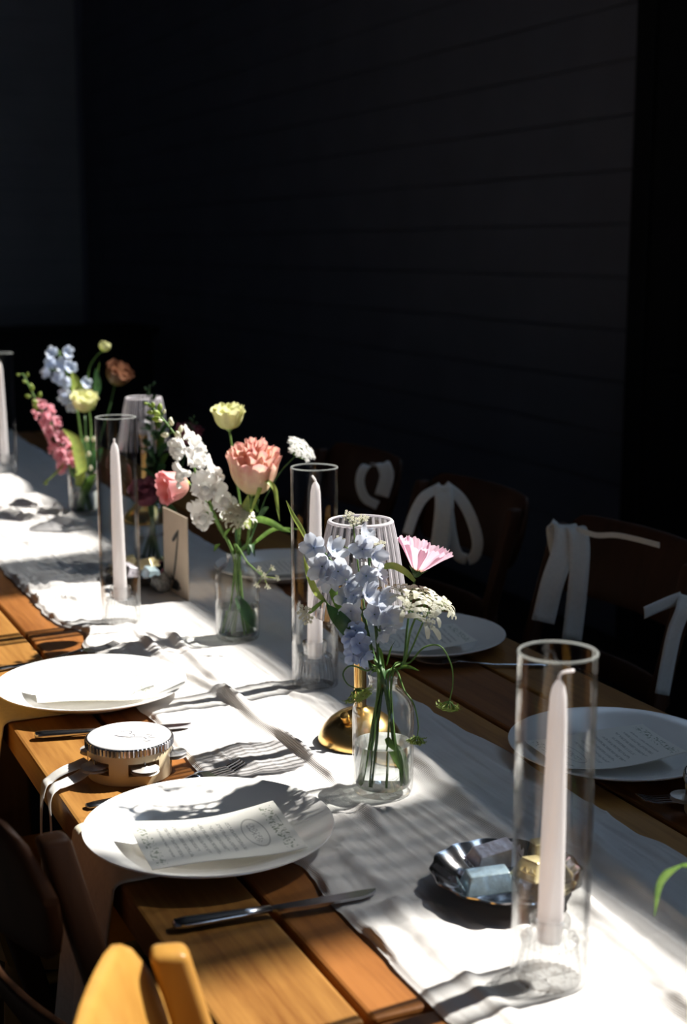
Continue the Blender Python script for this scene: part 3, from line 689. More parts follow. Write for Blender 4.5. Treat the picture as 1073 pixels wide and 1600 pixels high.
# ------------------------------------------------------------------ number card
cb, ca = Vector((.824, 2.497, 0)), Vector((.820, 2.634, 0))   # near and far bottom corners
ax = (ca - cb); cw_ = ax.length; ax.normalize()
t = thing('number_card', (cb.x, cb.y, RZ), 'tall cream table number card with a black handwritten 1', 'number card'); t.rotation_euler = (0, 0, math.atan2(ax.y, ax.x))
CH = .160
v, f_ = bevel_box(cw_, .0012, CH, 0, 1, (cw_ / 2, 0, CH / 2))
card = MB().add(v, f_).build('card', M['kraft'], t, smooth=False)
def stroke(pts, w_, th=.0009):
    p = smooth_path([Vector((a * cw_, .0009, b * CH)) for a, b in pts], 5); mb = MB()
    n = len(p); return mb.add(*strip(p, w_, Vector((1, 0, 0.15)), 2, 0, lambda q: .45 + 1.0 * math.sin(PI * min(1, q * .9 + .08))))
for pts, w_ in [([(.62, .635), (.50, .70), (.36, .80)], .007), ([(.36, .80), (.42, .62), (.50, .40), (.58, .22), (.60, .16)], .0055), ([(.70, .205), (.60, .155), (.48, .17)], .004)]:
    o = stroke(pts, w_).build('numeral_stroke', M['ink'], card); solid(o, .0006)
# dark sprig drawn at its foot and the grey crystal that holds the card
for a, b, l in [(.55, .13, .03), (.62, .10, .034), (.50, .09, .026), (.58, .06, .03), (.66, .05, .026)]:
    o = stroke([(a, b), (a - .08, b + .02), (a - .20, b + .005)], .006).build('sprig_leaf', M['ink'], card); solid(o, .0006)
rg = random.Random(5); mb = MB()
v, f_ = sphere(1, 14, 9)
v = [(p[0] * .019 * (1 + .25 * math.sin(5 * p[1] + 3 * p[2])), p[1] * .017 * (1 + .2 * math.cos(4 * p[0] + 2)), (p[2] * .019 + .018) * (1 + .12 * math.sin(6 * p[0]))) for p in v]
mb.add([(p[0], p[1], max(p[2], 0)) for p in v], f_)
o = mb.build('card_stand', M['stone'], loc=(.800, 2.590, RZ)); tag(o, 'small grey crystal lump propping up the number card', 'card stand')

# ------------------------------------------------------------------ tambourines
def tambourine(x, y, label, rz, ribbon):
    t = thing('tambourine', (x, y, TZ), label, 'tambourine', 'small cream tambourines', rz)
    R_, H_ = .0535, .050
    slots = [math.radians(a) for a in (-86, -14, 58, 130, 202)]
    seg = 120; mb = MB(); prof = []
    zs = [0, .0125, .0135, .0275, .0285, .040]
    def inslot(a, z0, z1):
        for s_ in slots:
            d = (a - s_ + PI) % (2 * PI) - PI
            if abs(d) < .38 and z0 >= .0124 and z1 <= .0286: return True
        return False
    for rad, flip in ((R_, 1), (R_ - .006, -1)):
        v = []; f_ = []
        for k in range(seg):
            a = 2 * PI * k / seg
            for z in zs: v.append((rad * math.cos(a), rad * math.sin(a), z))
        for k in range(seg):
            am = 2 * PI * (k + .5) / seg; k2 = (k + 1) % seg
            for i in range(5):
                if inslot(am, zs[i], zs[i + 1]): continue
                q = (k * 6 + i, k2 * 6 + i, k2 * 6 + i + 1, k * 6 + i + 1); f_.append(q if flip > 0 else q[::-1])
        mb.add(v, f_)
    mb.add(*lathe([(R_, 0), (R_ - .006, 0)], seg)); mb.build('shell', M['drum_shell'], t, sharp=40)
    MB().add(*lathe([(R_ - .007, .001), (R_ - .007, .039)], 48)).build('lining', M['felt_dark'], t)
    MB().add(*lathe([(R_ + .0006, .0375), (R_ + .0022, .0380), (R_ + .0024, .0465), (R_ + .0012, .0478), (R_ - .0006, .0480)], 192, lambda a, z, i: 1 + .011 * (1 if math.cos(64 * a) > 0 else -1) * (i in (1, 2)))).build('rim', M['steel'], t, sharp=20)
    sk = MB().add(*lathe([(R_ + .0002, .0382), (R_ + .0002, .0474), (R_ - .0012, .0490), (R_ - .004, .0494), (0, .0494)], 96)).build('drum_skin', M['drum_skin'], t, sharp=60)
    for s_ in slots:
        c, s2 = math.cos(s_), math.sin(s_); jr = R_ + .0015
        for dz in (-.0022, .0022):
            dk = [(0, dz + .0012), (.004, dz + .0012), (.006, dz), (.0170, dz), (.0180, dz - .0006), (.0170, dz - .0010), (.006, dz - .0010), (0, dz)]
            v, f_ = lathe(dk, 24); v = [(p[0] + jr * c, p[1] + jr * s2, p[2] + .021) for p in v]
            MB().add(v, f_).build('jingle', M['nickel'], t, sharp=40)
        MB().add(*tube([Vector((jr * c, jr * s2, .012)), Vector((jr * c, jr * s2, .030))], .0008, 6)).build('jingle_pin', M['steel'], t)
    # heart and initials drawn on the skin
    hp = []
    for k in range(40):
        a = 2 * PI * k / 39; hx = 16 * math.sin(a) ** 3; hy = 13 * math.cos(a) - 5 * math.cos(2 * a) - 2 * math.cos(3 * a) - math.cos(4 * a)
        hp.append(Vector((hy * .00085 - .004, hx * .00085 + .002, .0497)))
    for path in (hp, smooth_path([Vector(p) for p in [(-.018, .004, .0497), (.0, -.009, .0497), (.012, -.016, .0497), (.016, -.024, .0497), (.008, -.020, .0497)]], 6),
                 smooth_path([Vector(p) for p in [(.020, -.008, .0497), (.026, -.014, .0497), (.020, -.020, .0497), (.027, -.026, .0497)]], 6),
                 smooth_path([Vector(p) for p in [(.010, -.028, .0497), (.018, -.034, .0497), (.008, -.034, .0497)]], 6)):
        MB().add(*strip(path, .0013, Vector((.7, .7, .1)), 1)).build('pencil_line', M['pencil'], sk)
    if ribbon:
        for pts, w_ in ribbon:
            pp = smooth_path([Vector(p) - Vector((x, y, TZ)) for p in pts], 8)
            o = MB().add(*strip(pp, w_, lambda q: (0.1, 1, 0.25 - .15 * q), 4, .03)).build('ribbon', M['ribbon'], t); solid(o, .0006)
    return t
rib1 = [([(.420, 1.692, .772), (.405, 1.688, .770), (.388, 1.690, .765), (.372, 1.690, .7568), (.361, 1.684, .748), (.354, 1.672, .72), (.350, 1.660, .66), (.347, 1.655, .60)], .019),
        ([(.421, 1.684, .766), (.402, 1.672, .761), (.383, 1.664, .7585), (.370, 1.660, .756), (.3605, 1.650, .746), (.3585, 1.640, .72), (.357, 1.632, .67)], .018)]
tambourine(.474, 1.690, 'cream tambourine with a heart drawn on its white skin, on the sunny table edge', 0, rib1)
tambourine(1.085, 1.262, 'cream tambourine in shade, cut by the right picture edge', .5, None)

# ------------------------------------------------------------------ chairs and ribbons
def chair(x, y, face, mat, label, group, top=.875, w_=.40):
    """face = +1: the sitter looks to +X; origin on the floor below the tops of the back posts"""
    t = thing('wooden_chair', (x, y, 0), label, 'chair', group, 0 if face > 0 else PI)
    hw = w_ / 2; rake = .27; zs = .46; xb = rake * (top - zs)
    for s_ in (-1, 1):
        v, f_ = bevel_box(.030, .027, top - zs + .01, .007, 3)
        v = [(p[0] - rake * (p[2] - (top - zs) / 2), p[1] + s_ * hw, p[2] + (top + zs) / 2) for p in v]
        MB().add(v, f_).build('post', mat, t, sharp=50)
        MB().add(*tube([Vector((xb, s_ * hw, zs)), Vector((xb - .03, s_ * hw, 0))], [.0185, .015], 12)).build('leg', mat, t)
        MB().add(*tube([Vector((xb + .36, s_ * (hw - .005), .44)), Vector((xb + .385, s_ * (hw + .005), 0))], [.0185, .015], 12)).build('leg', mat, t)
        MB().add(*tube([Vector((xb - .015, s_ * hw, .20)), Vector((xb + .37, s_ * hw, .22))], .010, 8)).build('stretcher', mat, t)
    def panel(zc, hgt, bow, th, over):
        L = hw + over; mb = MB(); rows = []; n1, n2 = 20, 14
        v = []; f_ = []
        for i in range(n1 + 1):
            a = -1 + 2 * i / n1; a = math.copysign(1 - (1 - abs(a)) ** 1.6, a)
            hh = hgt / 2 * (1 - max(0, (abs(a) - .80) / .20) ** 2.2) ** .5 if abs(a) < 1 else .002
            for j in range(n2):
                k = 2 * PI * j / n2; c_, s2 = math.cos(k), math.sin(k)
                dz = max(hh, .004) * math.copysign(abs(s2) ** .5, s2); tx = th / 2 * math.copysign(abs(c_) ** .6, c_)
                v.append((tx - .023 - bow * (1 - a * a) - rake * (zc + dz - top), a * L, zc + dz))
        for i in range(n1):
            for j in range(n2):
                j2 = (j + 1) % n2; f_.append((i * n2 + j, i * n2 + j2, (i + 1) * n2 + j2, (i + 1) * n2 + j))
        f_.append(tuple(range(n2))); f_.append(tuple(n1 * n2 + j for j in range(n2))[::-1])
        return mb.add(v, f_)
    panel(top - .052, .150, .045, .015, .016).build('crest_rail', mat, t, sharp=60)
    panel(top - .235, .045, .040, .014, -.002).build('back_rail', mat, t, sharp=60)
    ol = []
    for k in range(40):
        a = 2 * PI * k / 40; cx_, cy_ = math.cos(a), math.sin(a)
        ol.append((xb + .185 + .215 * math.copysign(abs(cx_) ** .55, cx_), (hw + .012) * math.copysign(abs(cy_) ** .55, cy_)))
    MB().add(*flat_solid(ol, .437, .462)).build('seat', mat, t, smooth=False)
    MB().add(*tube([Vector((xb + .375, -hw, .16)), Vector((xb + .375, hw, .16))], .010, 8)).build('stretcher', mat, t)
    return t
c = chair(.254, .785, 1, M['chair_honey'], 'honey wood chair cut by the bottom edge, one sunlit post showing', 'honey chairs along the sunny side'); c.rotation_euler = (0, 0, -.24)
c = chair(.252, 1.428, 1, M['chair_shaded'], 'wooden chair coloured dark as shade, drawn up to the nearest plate', 'honey chairs along the sunny side'); c.rotation_euler = (0, 0, .09)
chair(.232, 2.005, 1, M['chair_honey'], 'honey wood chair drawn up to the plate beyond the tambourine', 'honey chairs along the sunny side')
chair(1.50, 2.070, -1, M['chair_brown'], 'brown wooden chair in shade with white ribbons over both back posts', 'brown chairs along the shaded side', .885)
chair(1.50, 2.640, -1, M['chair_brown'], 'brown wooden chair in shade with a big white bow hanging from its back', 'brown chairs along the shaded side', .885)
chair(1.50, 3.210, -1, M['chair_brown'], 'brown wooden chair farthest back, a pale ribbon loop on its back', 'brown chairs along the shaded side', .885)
def ribbons(label, strips, loc):
    t = thing('ribbon', loc, label, 'ribbon', 'white ribbons tied on the chairs')
    L0 = Vector(loc)
    for pts, w_, side in strips:
        pp = smooth_path([Vector(p) - L0 for p in pts], 7)
        o = MB().add(*strip(pp, w_, side, 4, .06, None)).build('ribbon_tail', M['ribbon'], t); solid(o, .0008)
cs = (.9, -.42, 0)
ribbons('wide white ribbon with two long tails draped over a brown chair post',
        [([(1.4569,2.1900,0.8309), (1.4405,2.1874,0.8913), (1.4551,2.1996,0.9013), (1.4388,2.1580,0.9076), (1.4203,2.1362,0.8690), (1.3924,2.1266,0.8141), (1.3711,2.1219,0.7433)], .042, cs),
         ([(1.4768,2.1894,0.9001), (1.4520,2.1399,0.9038), (1.4450,2.1195,0.8701), (1.4327,2.1058,0.8026), (1.4162,2.0947,0.7113)], .036, cs),
         ([(1.4501,2.1413,0.9061), (1.4640,2.1002,0.9005), (1.4723,2.0533,0.9084), (1.4751,1.9967,0.9118), (1.4762,1.9293,0.9131)], .010, (0, 0, 1))], (1.4449,2.1751,0.8956))
ribbons('white ribbon bow cut by the right picture edge, on a brown chair',
        [([(1.4472,1.8285,0.8471), (1.4175,1.8295,0.8402), (1.3721,1.8259,0.8299)], .022, (.2, -.1, 1)),
         ([(1.4551,1.8257,0.8512), (1.4350,1.8083,0.8304), (1.4213,1.8083,0.7998), (1.4083,1.8049,0.7538), (1.3945,1.7998,0.6975)], .024, cs)], (1.4491,1.8276,0.8471))
ribbons('big white ribbon bow hanging from the brown chair behind the pink cosmos',
        [([(1.4317,2.6211,0.9129), (1.3934,2.6237,0.8945), (1.3711,2.6271,0.8612), (1.3527,2.6261,0.8146)], .022, cs),
         ([(1.4344,2.6204,0.9155), (1.4240,2.5947,0.8763), (1.4150,2.5881,0.8232), (1.4034,2.5820,0.7675)], .040, cs),
         ([(1.4368,2.6193,0.9155), (1.4596,2.5925,0.8905), (1.4784,2.5752,0.8479), (1.4868,2.5610,0.7973), (1.4745,2.5601,0.7653), (1.4478,2.5735,0.7707), (1.4384,2.5854,0.8080), (1.4351,2.5978,0.8612)], .024, cs)], (1.4342,2.6199,0.9129))
ribbons('pale ribbon loop on the farthest brown chair above the ribbed lamp shade',
        [([(1.4793,3.0215,0.8985), (1.4399,3.0172,0.8985), (1.4263,3.0167,0.8656), (1.4344,3.0051,0.8267), (1.4606,2.9894,0.8087)], .022, cs),
         ([(1.4700,3.0270,0.9045), (1.4791,3.0004,0.9045), (1.4852,2.9918,0.8760), (1.4707,2.9893,0.8312)], .034, cs)], (1.4762,3.0223,0.8955))

# ------------------------------------------------------------------ flowers
rnd = random.Random(11)
def ruffle(a, f, amp, ph): return amp * math.sin(f * a + ph)
def petal_cup(prof, half, ruf, freq, ph, edge_open=0.0, notch=0.0, drop=.35, nu=9, nv=14):
    """one petal of a cupped bloom, a sector of a surface of revolution around Z"""
    pp = smooth_path([Vector((r, 0, z)) for r, z in prof], 4)
    def fn(u, v):
        i = u * (len(pp) - 1); k = min(int(i), len(pp) - 2); p = pp[k].lerp(pp[k + 1], i - k)
        q = v * 2 - 1; wd = half * (1.0 if u > .0 else 1) * (0.75 + .25 * u) * (1 - .18 * max(0, u - .75) * 4 * q * q)
        a = q * wd; e = u ** 2.5
        r = p.x * (1 + edge_open * e) + e * ruffle(q, freq, ruf, ph)
        z = p.z - e * drop * abs(q) ** 3 * (prof[-1][1] - prof[0][1]) * .35 + e * ruffle(q, freq * 1.3, ruf * .7, ph + 1) - notch * e * (1 + math.cos(q * 22)) * .5
        return (r * math.cos(a), r * math.sin(a), z)
    return grid(fn, nu, nv)
PET = {}
def pet_mesh(key, mat, *a, **k):
    if key not in PET: PET[key] = MB().add(*petal_cup(*a, **k)).mesh('petal', mat)
    return PET[key]
def stem_part(t, pts, r0, r1, mat='stem', seg=8, n=6, name='stem'):
    L0 = t.location
    p = smooth_path([Vector(q) - L0 for q in pts], n)
    MB().add(*tube(p, lambda q: r0 + (r1 - r0) * q, seg)).build(name, M[mat], t); return p
def leaf_part(t, pts, width, mat='leaf', side=(1, 0, 0), cup=.12, name='leaf'):
    p = smooth_path([Vector(q) - t.location for q in pts], 7)
    tp = lambda q: max(.06, math.sin(PI * min(1, .12 + q * .88)) ** .8)
    return MB().add(*strip(p, width, side, 4, cup, tp)).build(name, M[mat], t)
def lisianthus(t, loc, d, size, mat, layers=3, roll=0, open_=0.0, key='', calyx='stem', tall=1.2, ruf=.085, dome=.05):
    """loc: bloom base (world); d: direction it faces; size: radius at the rim"""
    h = MB(); h.add(*lathe([(0, -.16 * size), (.12 * size, -.12 * size), (.22 * size, 0), (.26 * size, .12 * size), (0, .14 * size)], 12))
    for k in range(5):
        a = 2 * PI * k / 5; rr = [Vector((.18 * size * math.cos(a), .18 * size * math.sin(a), 0)), Vector((.42 * size * math.cos(a), .42 * size * math.sin(a), .25 * size)), Vector((.60 * size * math.cos(a), .60 * size * math.sin(a), .62 * size))]
        h.add(*tube(smooth_path(rr, 3), lambda q: .05 * size * (1 - .85 * q), 5))
    b = h.build('bloom', M[calyx], t); b.location = Vector(loc) - t.location; b.rotation_mode = 'QUATERNION'; b.rotation_quaternion = quat(d, roll)
    for L in range(layers):
        s_ = 1 - .19 * L; n = 5 - (L > 1)
        tq = tall * size; pr = [(.10 * size, .02 * size), (.60 * size * s_, .15 * tq), (.90 * size * s_, .52 * tq + .02 * tq * L), (1.0 * size * s_, .95 * tq + dome * tq * L), ((1.03 + open_) * size * s_, (1.25 - .5 * open_) * tq + dome * 1.2 * tq * L)]
        for k in range(n):
            var = (k + L) % 3
            me = pet_mesh((key, round(size, 4), L, var), M[mat], pr, PI / n * 1.45, ruf * size, 5.5 + 30 * (ruf - .085), var * 2.1 + L)
            o = link('petal', me, b, None, Quaternion((0, 0, 1), 2 * PI * (k + .5 * (L % 2)) / n + L * .3) @ Quaternion((0, 1, 0), .05 * (k % 2) - .02))
    return b
def floret_snap(key, mat, size=.014):
    if (key, 's') not in PET:
        out = []
        for var in range(3):
            mb = MB(); rg = random.Random(var + 7)
            mb.add(*lathe([(.001, 0), (.30 * size, .15 * size), (.38 * size, .55 * size), (.48 * size, .9 * size)], 10))
            for j in range(5):
                a0 = [PI / 2 - .55, PI / 2 + .55, -PI / 2, -PI / 2 - 1.15, -PI / 2 + 1.15][j]; L = size * ([.95, .95, 1.0, .85, .85][j]) * rg.uniform(.9, 1.12)
                def fn(u, v, a0=a0, L=L, j=j):
                    q = v * 2 - 1; wd = .72 * L * math.sin(PI * min(1, .12 + .80 * u)) ** .7
                    rad = .40 * size + u * L * .85; z = .85 * size + .55 * L * math.sin(u * 1.9) - (.30 * L * u * u if j > 1 else -.12 * L * u)
                    z += .20 * L * u * math.sin(q * 5 + j * 2 + var); rad += .10 * L * u * math.cos(q * 6 + j)
                    return (rad * math.cos(a0) - math.sin(a0) * q * wd, rad * math.sin(a0) + math.cos(a0) * q * wd, z)
                mb.add(*grid(fn, 6, 7))
            mb.add(*sphere(.42 * size, 8, 6, (0, -.35 * size, 1.15 * size)))
            out.append(mb.mesh('floret', M[mat]))
        PET[(key, 's')] = out
    return PET[(key, 's')]
def bud_mesh(key, mat, size):
    if (key, 'b') not in PET:
        PET[(key, 'b')] = MB().add(*lathe([(.0, 0), (.34 * size, .2 * size), (.42 * size, .55 * size), (.30 * size, .95 * size), (.12 * size, 1.2 * size), (0, 1.25 * size)], 9)).mesh('bud', M[mat])
    return PET[(key, 'b')]
def spike(t, path, f0, f1, nflo, meshes, scale0, scale1, seed, buds=0, bmesh_=None, b0=.85, b1=1.0, tilt=.35, calmat='stem', spread=.006, view=None):
    """florets round a stem path (local pts) between fractions f0..f1, buds above"""
    rg = random.Random(seed); n = len(path)
    def at(q):
        i = q * (n - 1); k = min(int(i), n - 2); return path[k].lerp(path[k + 1], i - k), (path[k + 1] - path[k]).normalized()
    cal = MB()
    def put(q, k, me, sc, name, tl):
        p, tg = at(q); ref = tg.orthogonal().normalized(); ang = k * 2.4 + rg.uniform(-.3, .3)
        out = (Quaternion(tg, ang) @ ref)
        if view is not None: out = (out + Vector(view) * .55).normalized()
        d = (out + tg * tl).normalized(); ba = p + out * spread
        link(name, me, t, ba, quat(d, rg.uniform(-.5, .5) if name == 'floret' else 0), sc * rg.uniform(.88, 1.1))
        cal.add(*tube([p, ba + d * .002], .0011, 5)); cal.add(*sphere(.0026 * (sc / max(scale0, .01)), 6, 4, tuple(ba)))
    for k in range(nflo):
        u = k / max(1, nflo - 1); put(f0 + (f1 - f0) * u, k, meshes[k % len(meshes)], scale0 + (scale1 - scale0) * u, 'floret', tilt)
    for k in range(buds):
        u = k / max(1, buds - 1); put(b0 + (b1 - b0) * u, k + 3, bmesh_, 1.0 - .55 * u, 'bud', .9)
    cal.build('calyxes', M[calmat], t)
def floret_delph(key, mat, size=.0165):
    if (key, 'd') not in PET:
        out = []
        for var in range(3):
            mb = MB(); rg = random.Random(var + 31)
            for j in range(5):
                a0 = 2 * PI * j / 5 + rg.uniform(-.12, .12); L = size * rg.uniform(.92, 1.1)
                def fn(u, v, a0=a0, L=L, j=j):
                    q = v * 2 - 1; wd = .47 * L * math.sin(PI * (.05 + .84 * u)) ** .8
                    rad = .05 * size + u * L * .95; z = (.42 + .12 * var) * L * u * u + .10 * L * q * q * u + .06 * L * math.sin(4 * q + 3 * u + j + var) * u
                    return (rad * math.cos(a0) - math.sin(a0) * q * wd, rad * math.sin(a0) + math.cos(a0) * q * wd, z)
                mb.add(*grid(fn, 6, 6))
            v, f_ = lathe([(0, -.75 * size), (.10 * size, -.5 * size), (.16 * size, 0)], 7); mb.add(v, f_)
            out.append(mb.mesh('floret', M[mat]))
        PET[(key, 'd')] = out
    return PET[(key, 'd')]
def place_florets(t, items, meshes, seed, anchor_path, calmat='stem_dark', eye='p_cream'):
    """items: (world point, direction, scale); each hangs on a short stalk from the nearest stem point"""
    rg = random.Random(seed); mb = MB()
    for i, (p, d, s_) in enumerate(items):
        lp = Vector(p) - t.location; d = (Vector(d).normalized() + Vector((rg.uniform(-.45, .45), 0, rg.uniform(-.4, .4)))).normalized()
        o = link('floret', meshes[i % 3], t, lp, quat(d, rg.uniform(0, 6)), s_)
        a = min(anchor_path, key=lambda q: (q - lp).length)
        mb.add(*tube(smooth_path([a, (a + lp) / 2 + Vector((0, 0, -.003)), lp - d * .010 * s_, lp], 3), .0010, 5))
    mb.build('pedicels', M[calmat], t)
def umbellet(key, mat, size, n, outer=0.0, seed=0):
    if (key, 'u') not in PET:
        out = []
        for var in range(3):
            mb = MB(); rg = random.Random(seed + var)
            for k in range(n):
                a = k * 2.4; r = size * math.sqrt((k + .5) / n); c = Vector((r * math.cos(a), r * math.sin(a), size * .35 * (1 - (r / size) ** 2) + rg.uniform(-.001, .001)))
                ps = size * .30 * rg.uniform(.8, 1.2); big = outer * size if r > .72 * size else 0
                for j in range(5):
                    b_ = 2 * PI * j / 5 + k; L = ps
                    if big and abs(((b_ - a + PI) % (2 * PI)) - PI) < .7: L = ps + big
                    w_ = .40 * (ps + .45 * (L - ps))
                    def fn(u, v, b_=b_, L=L, c=c, w_=w_):
                        q = v * 2 - 1; wd = w_ * math.sin(PI * (.1 + .78 * u)) ** .7
                        return (c.x + u * L * math.cos(b_) - math.sin(b_) * q * wd, c.y + u * L * math.sin(b_) + math.cos(b_) * q * wd, c.z + .15 * L * u * (1 - u) * 4 - .25 * L * u * u * (L > ps))
                    mb.add(*grid(fn, 3, 2))
                mb.add(*tube([Vector((0, 0, -size * .5)), c], .0004, 4, False))
            out.append(mb.mesh('floret_cluster', M[mat]))
        PET[(key, 'u')] = out
    return PET[(key, 'u')]
def umbel(t, hub, d, R_, n, meshes, seed, dome=.35, raymat='stem', scale=1.0, rays=.0008):
    rg = random.Random(seed); hub = Vector(hub) - t.location; d = Vector(d).normalized(); q = quat(d); mb = MB()
    for k in range(n):
        a = k * 2.4; r = R_ * math.sqrt((k + .4) / n)
        lp = Vector((r * math.cos(a), r * math.sin(a), R_ * (.62 + dome * (1 - (r / R_) ** 2)))) ; wp = hub + q @ lp
        nd = (q @ Vector((lp.x * .6, lp.y * .6, R_))).normalized()
        link('floret_cluster', meshes[k % 3], t, wp, quat(nd, rg.uniform(0, 6)), scale * rg.uniform(.85, 1.15))
        mb.add(*tube(smooth_path([hub, hub + q @ (lp * .55 + Vector((0, 0, -.08 * R_))), wp], 3), rays, 5))
    mb.build('rays', M[raymat], t)
V1 = Vector((.818, 2.217, RZ)); V2 = Vector((.735, 1.487, RZ)); VA = Vector((.874, 3.467, RZ)); VB = Vector((.867, 2.860, RZ))
TOV = Vector((-.41, -.89, .18))     # roughly towards the viewer
def flower(name, label, cat, base, group): return thing(name, base, label, cat, group)
G1, G2, GA, GB = 'flowers in the snapdragon vase', 'flowers in the blue flower vase', 'flowers in the far pink and yellow vase', 'flowers in the dusky vase behind the card'

# ---- vase 1
b = V1 + Vector((.018, -.004, .012)); t = flower('snapdragon', 'white snapdragon spike with green bud tip leaning left', 'flower', b, G1)
p = stem_part(t, [b, V1 + Vector((.002, 0, .075)), V1 + Vector((-.006, 0, .146)), (0.7896,2.2307,0.9565), (0.7642,2.2326,1.0182), (0.7402,2.2445,1.0776), (0.7164,2.2642,1.1206), (0.6901,2.2836,1.1562)], .0034, .0014)
snw = floret_snap('w', 'p_white'); bw_ = bud_mesh('w', 'leaf_lime', .013); bc_ = bud_mesh('wc', 'p_cream', .014)
spike(t, p, .43, .76, 11, snw, 1.80, .95, 3, 8, bc_, .75, .91, .30, 'stem', .008, Vector((.35, -.85, .45)))
spike(t, p, 0, 0, 0, snw, 1, 1, 5, 7, bw_, .90, 1.0, .3, 'stem', .004, TOV)
for a_, b_, s_ in [((0.7861,2.2334,0.9618), (0.7596,2.2153,0.9779), .008), ((0.7974,2.2218,0.9300), (0.8037,2.2005,0.9498), .007), ((0.7907,2.2227,0.9194), (0.7734,2.2065,0.9108), .007)]:
    leaf_part(t, [a_, (Vector(a_) + Vector(b_)) / 2 + Vector((0, 0, .004)), b_], s_, 'leaf')
b = V1 + Vector((.0, .014, .012)); t = flower('lisianthus', 'lemon yellow lisianthus standing tallest in the snapdragon vase', 'flower', b, G1)
stem_part(t, [b, V1 + Vector((.003, .004, .08)), V1 + Vector((.002, 0, .148)), (0.8400,2.2542,0.9652), (0.8370,2.2687,1.0299), (0.8342,2.2810,1.0839), (0.8327,2.2857,1.1034)], .0024, .0018)
lisianthus(t, (0.8328,2.2859,1.1044), (-.06, -.10, 1), .0255, 'p_yellow', 3, .4, .10, 'y1', tall=1.25, ruf=.10, dome=.07)
b = V1 + Vector((.012, -.012, .012)); t = flower('lisianthus', 'large frilled peach pink lisianthus under the lemon one', 'flower', b, G1)
stem_part(t, [b, V1 + Vector((.006, -.004, .075)), V1 + Vector((.004, -.002, .146)), (0.8354,2.2129,0.9173), (0.8419,2.2100,0.9725), (0.8447,2.2102,1.0073)], .0032, .0028)
lisianthus(t, (0.8456,2.2094,1.0052), (-.05, -.30, 1), .0400, 'p_peach', 5, .9, .05, 'pe1', 'leaf_lime', tall=1.5, ruf=.125, dome=.08)
leaf_part(t, [(0.8384,2.2008,0.9743), (0.8396,2.1731,1.0059), (0.8475,2.1636,1.0315), (0.8620,2.1547,1.0211), (0.8683,2.1568,0.9902), (0.8701,2.1506,0.9641)], .009, 'leaf_lime')
leaf_part(t, [(0.8325,2.1981,0.9478), (0.8227,2.1864,0.9779), (0.8263,2.1799,1.0090)], .016, 'leaf_lime', (.9, -.4, 0))
b = V1 + Vector((-.016, .010, .012)); t = flower('lisianthus', 'small coral pink lisianthus cup facing left by the number card', 'flower', b, G1)
stem_part(t, [b, V1 + Vector((-.006, .005, .09)), V1 + Vector((-.004, .004, .148)), (0.8164,2.2907,0.9269), (0.7966,2.3218,0.9798), (0.7782,2.3352,1.0040), (0.7703,2.3394,1.0073)], .0020, .0017)
lisianthus(t, (0.7734,2.3381,1.0073), (-1, -.15, -.12), .0265, 'p_rose', 2, .2, .10, 'r1', 'p_yellow', tall=1.5)
b = V1 + Vector((-.014, -.012, .012)); t = flower('lace_flower', 'flat white lace flower on a long stem reaching right above the hurricane glass', 'flower', b, G1)
stem_part(t, [b, V1 + Vector((.000, -.003, .08)), V1 + Vector((.006, .002, .147)), (0.8561,2.2487,0.9200), (0.8868,2.2588,0.9833), (0.9182,2.2646,1.0275), (0.9446,2.2582,1.0559)], .0018, .0011, 'stem_dark')
ul = umbellet('lace', 'p_white', .0075, 12, .0, 3)
umbel(t, (0.9446,2.2582,1.0559), (.35, -.75, .85), .026, 20, ul, 4, .20, 'stem', .85)
b = V1 + Vector((.004, -.018, .012)); t = flower('lace_flower', 'small round white lace flower tucked beside the snapdragon base', 'flower', b, G1)
stem_part(t, [b, V1 + Vector((.0, -.004, .08)), V1 + Vector((-.002, -.004, .147)), (0.8182,2.2101,0.9194), (0.8125,2.1993,0.9635)], .0015, .0010)
umbel(t, (0.8123,2.1987,0.9603), (-.15, -.6, 1), .024, 16, umbellet('orl', 'p_cream', .0095, 9, .55, 5), 6, .35, 'stem', .95)
b = V1 + Vector((.016, .012, .012)); t = flower('blossom_sprig', 'sprig of tiny cream buds drooping over the snapdragon vase shoulder', 'flower', b, G1)
p = stem_part(t, [b, V1 + Vector((.004, .004, .09)), V1 + Vector((-.002, -.006, .147)), (0.8123,2.2128,0.9194), (0.8127,2.1893,0.9150), (0.8158,2.1621,0.8983), (0.8265,2.1432,0.8849), (0.8336,2.1327,0.8766)], .0016, .0010)
bs = umbellet('sprig', 'p_cream', .0048, 7, .0, 9)
for k, q in enumerate([(0.8279,2.1379,0.8891), (0.8472,2.1294,0.8912), (0.8536,2.1231,0.8746), (0.8382,2.1275,0.8611), (0.8221,2.1355,0.8642), (0.8330,2.1281,0.8798)]):
    link('floret_cluster', bs[k % 3], t, Vector(q) - t.location, quat((TOV + Vector((.3 * math.sin(k), 0, .3 * math.cos(k)))).normalized()), 1.1)
    MB().add(*tube([Vector((0.8345,2.1349,0.8783)) - t.location, Vector(q) - t.location], .0007, 5)).build('twig', M['leaf_lime'], t)
b = V1 + Vector((-.004, .018, .012)); t = flower('grass_spray', 'thin green leaves arching right from the snapdragon vase', 'foliage', b, G1)
stem_part(t, [b, V1 + Vector((.004, .006, .09)), V1 + Vector((.008, .004, .147)), (0.8531,2.2475,0.9070), (0.8618,2.2505,0.9417), (0.8732,2.2542,0.9850)], .0014, .0008, 'stem_dark')
leaf_part(t, [(0.8594,2.2506,0.9362), (0.8578,2.2217,0.9560), (0.8682,2.1947,0.9565), (0.8869,2.1837,0.9448), (0.9021,2.1755,0.9385)], .012, 'leaf', (0, 0, 1))
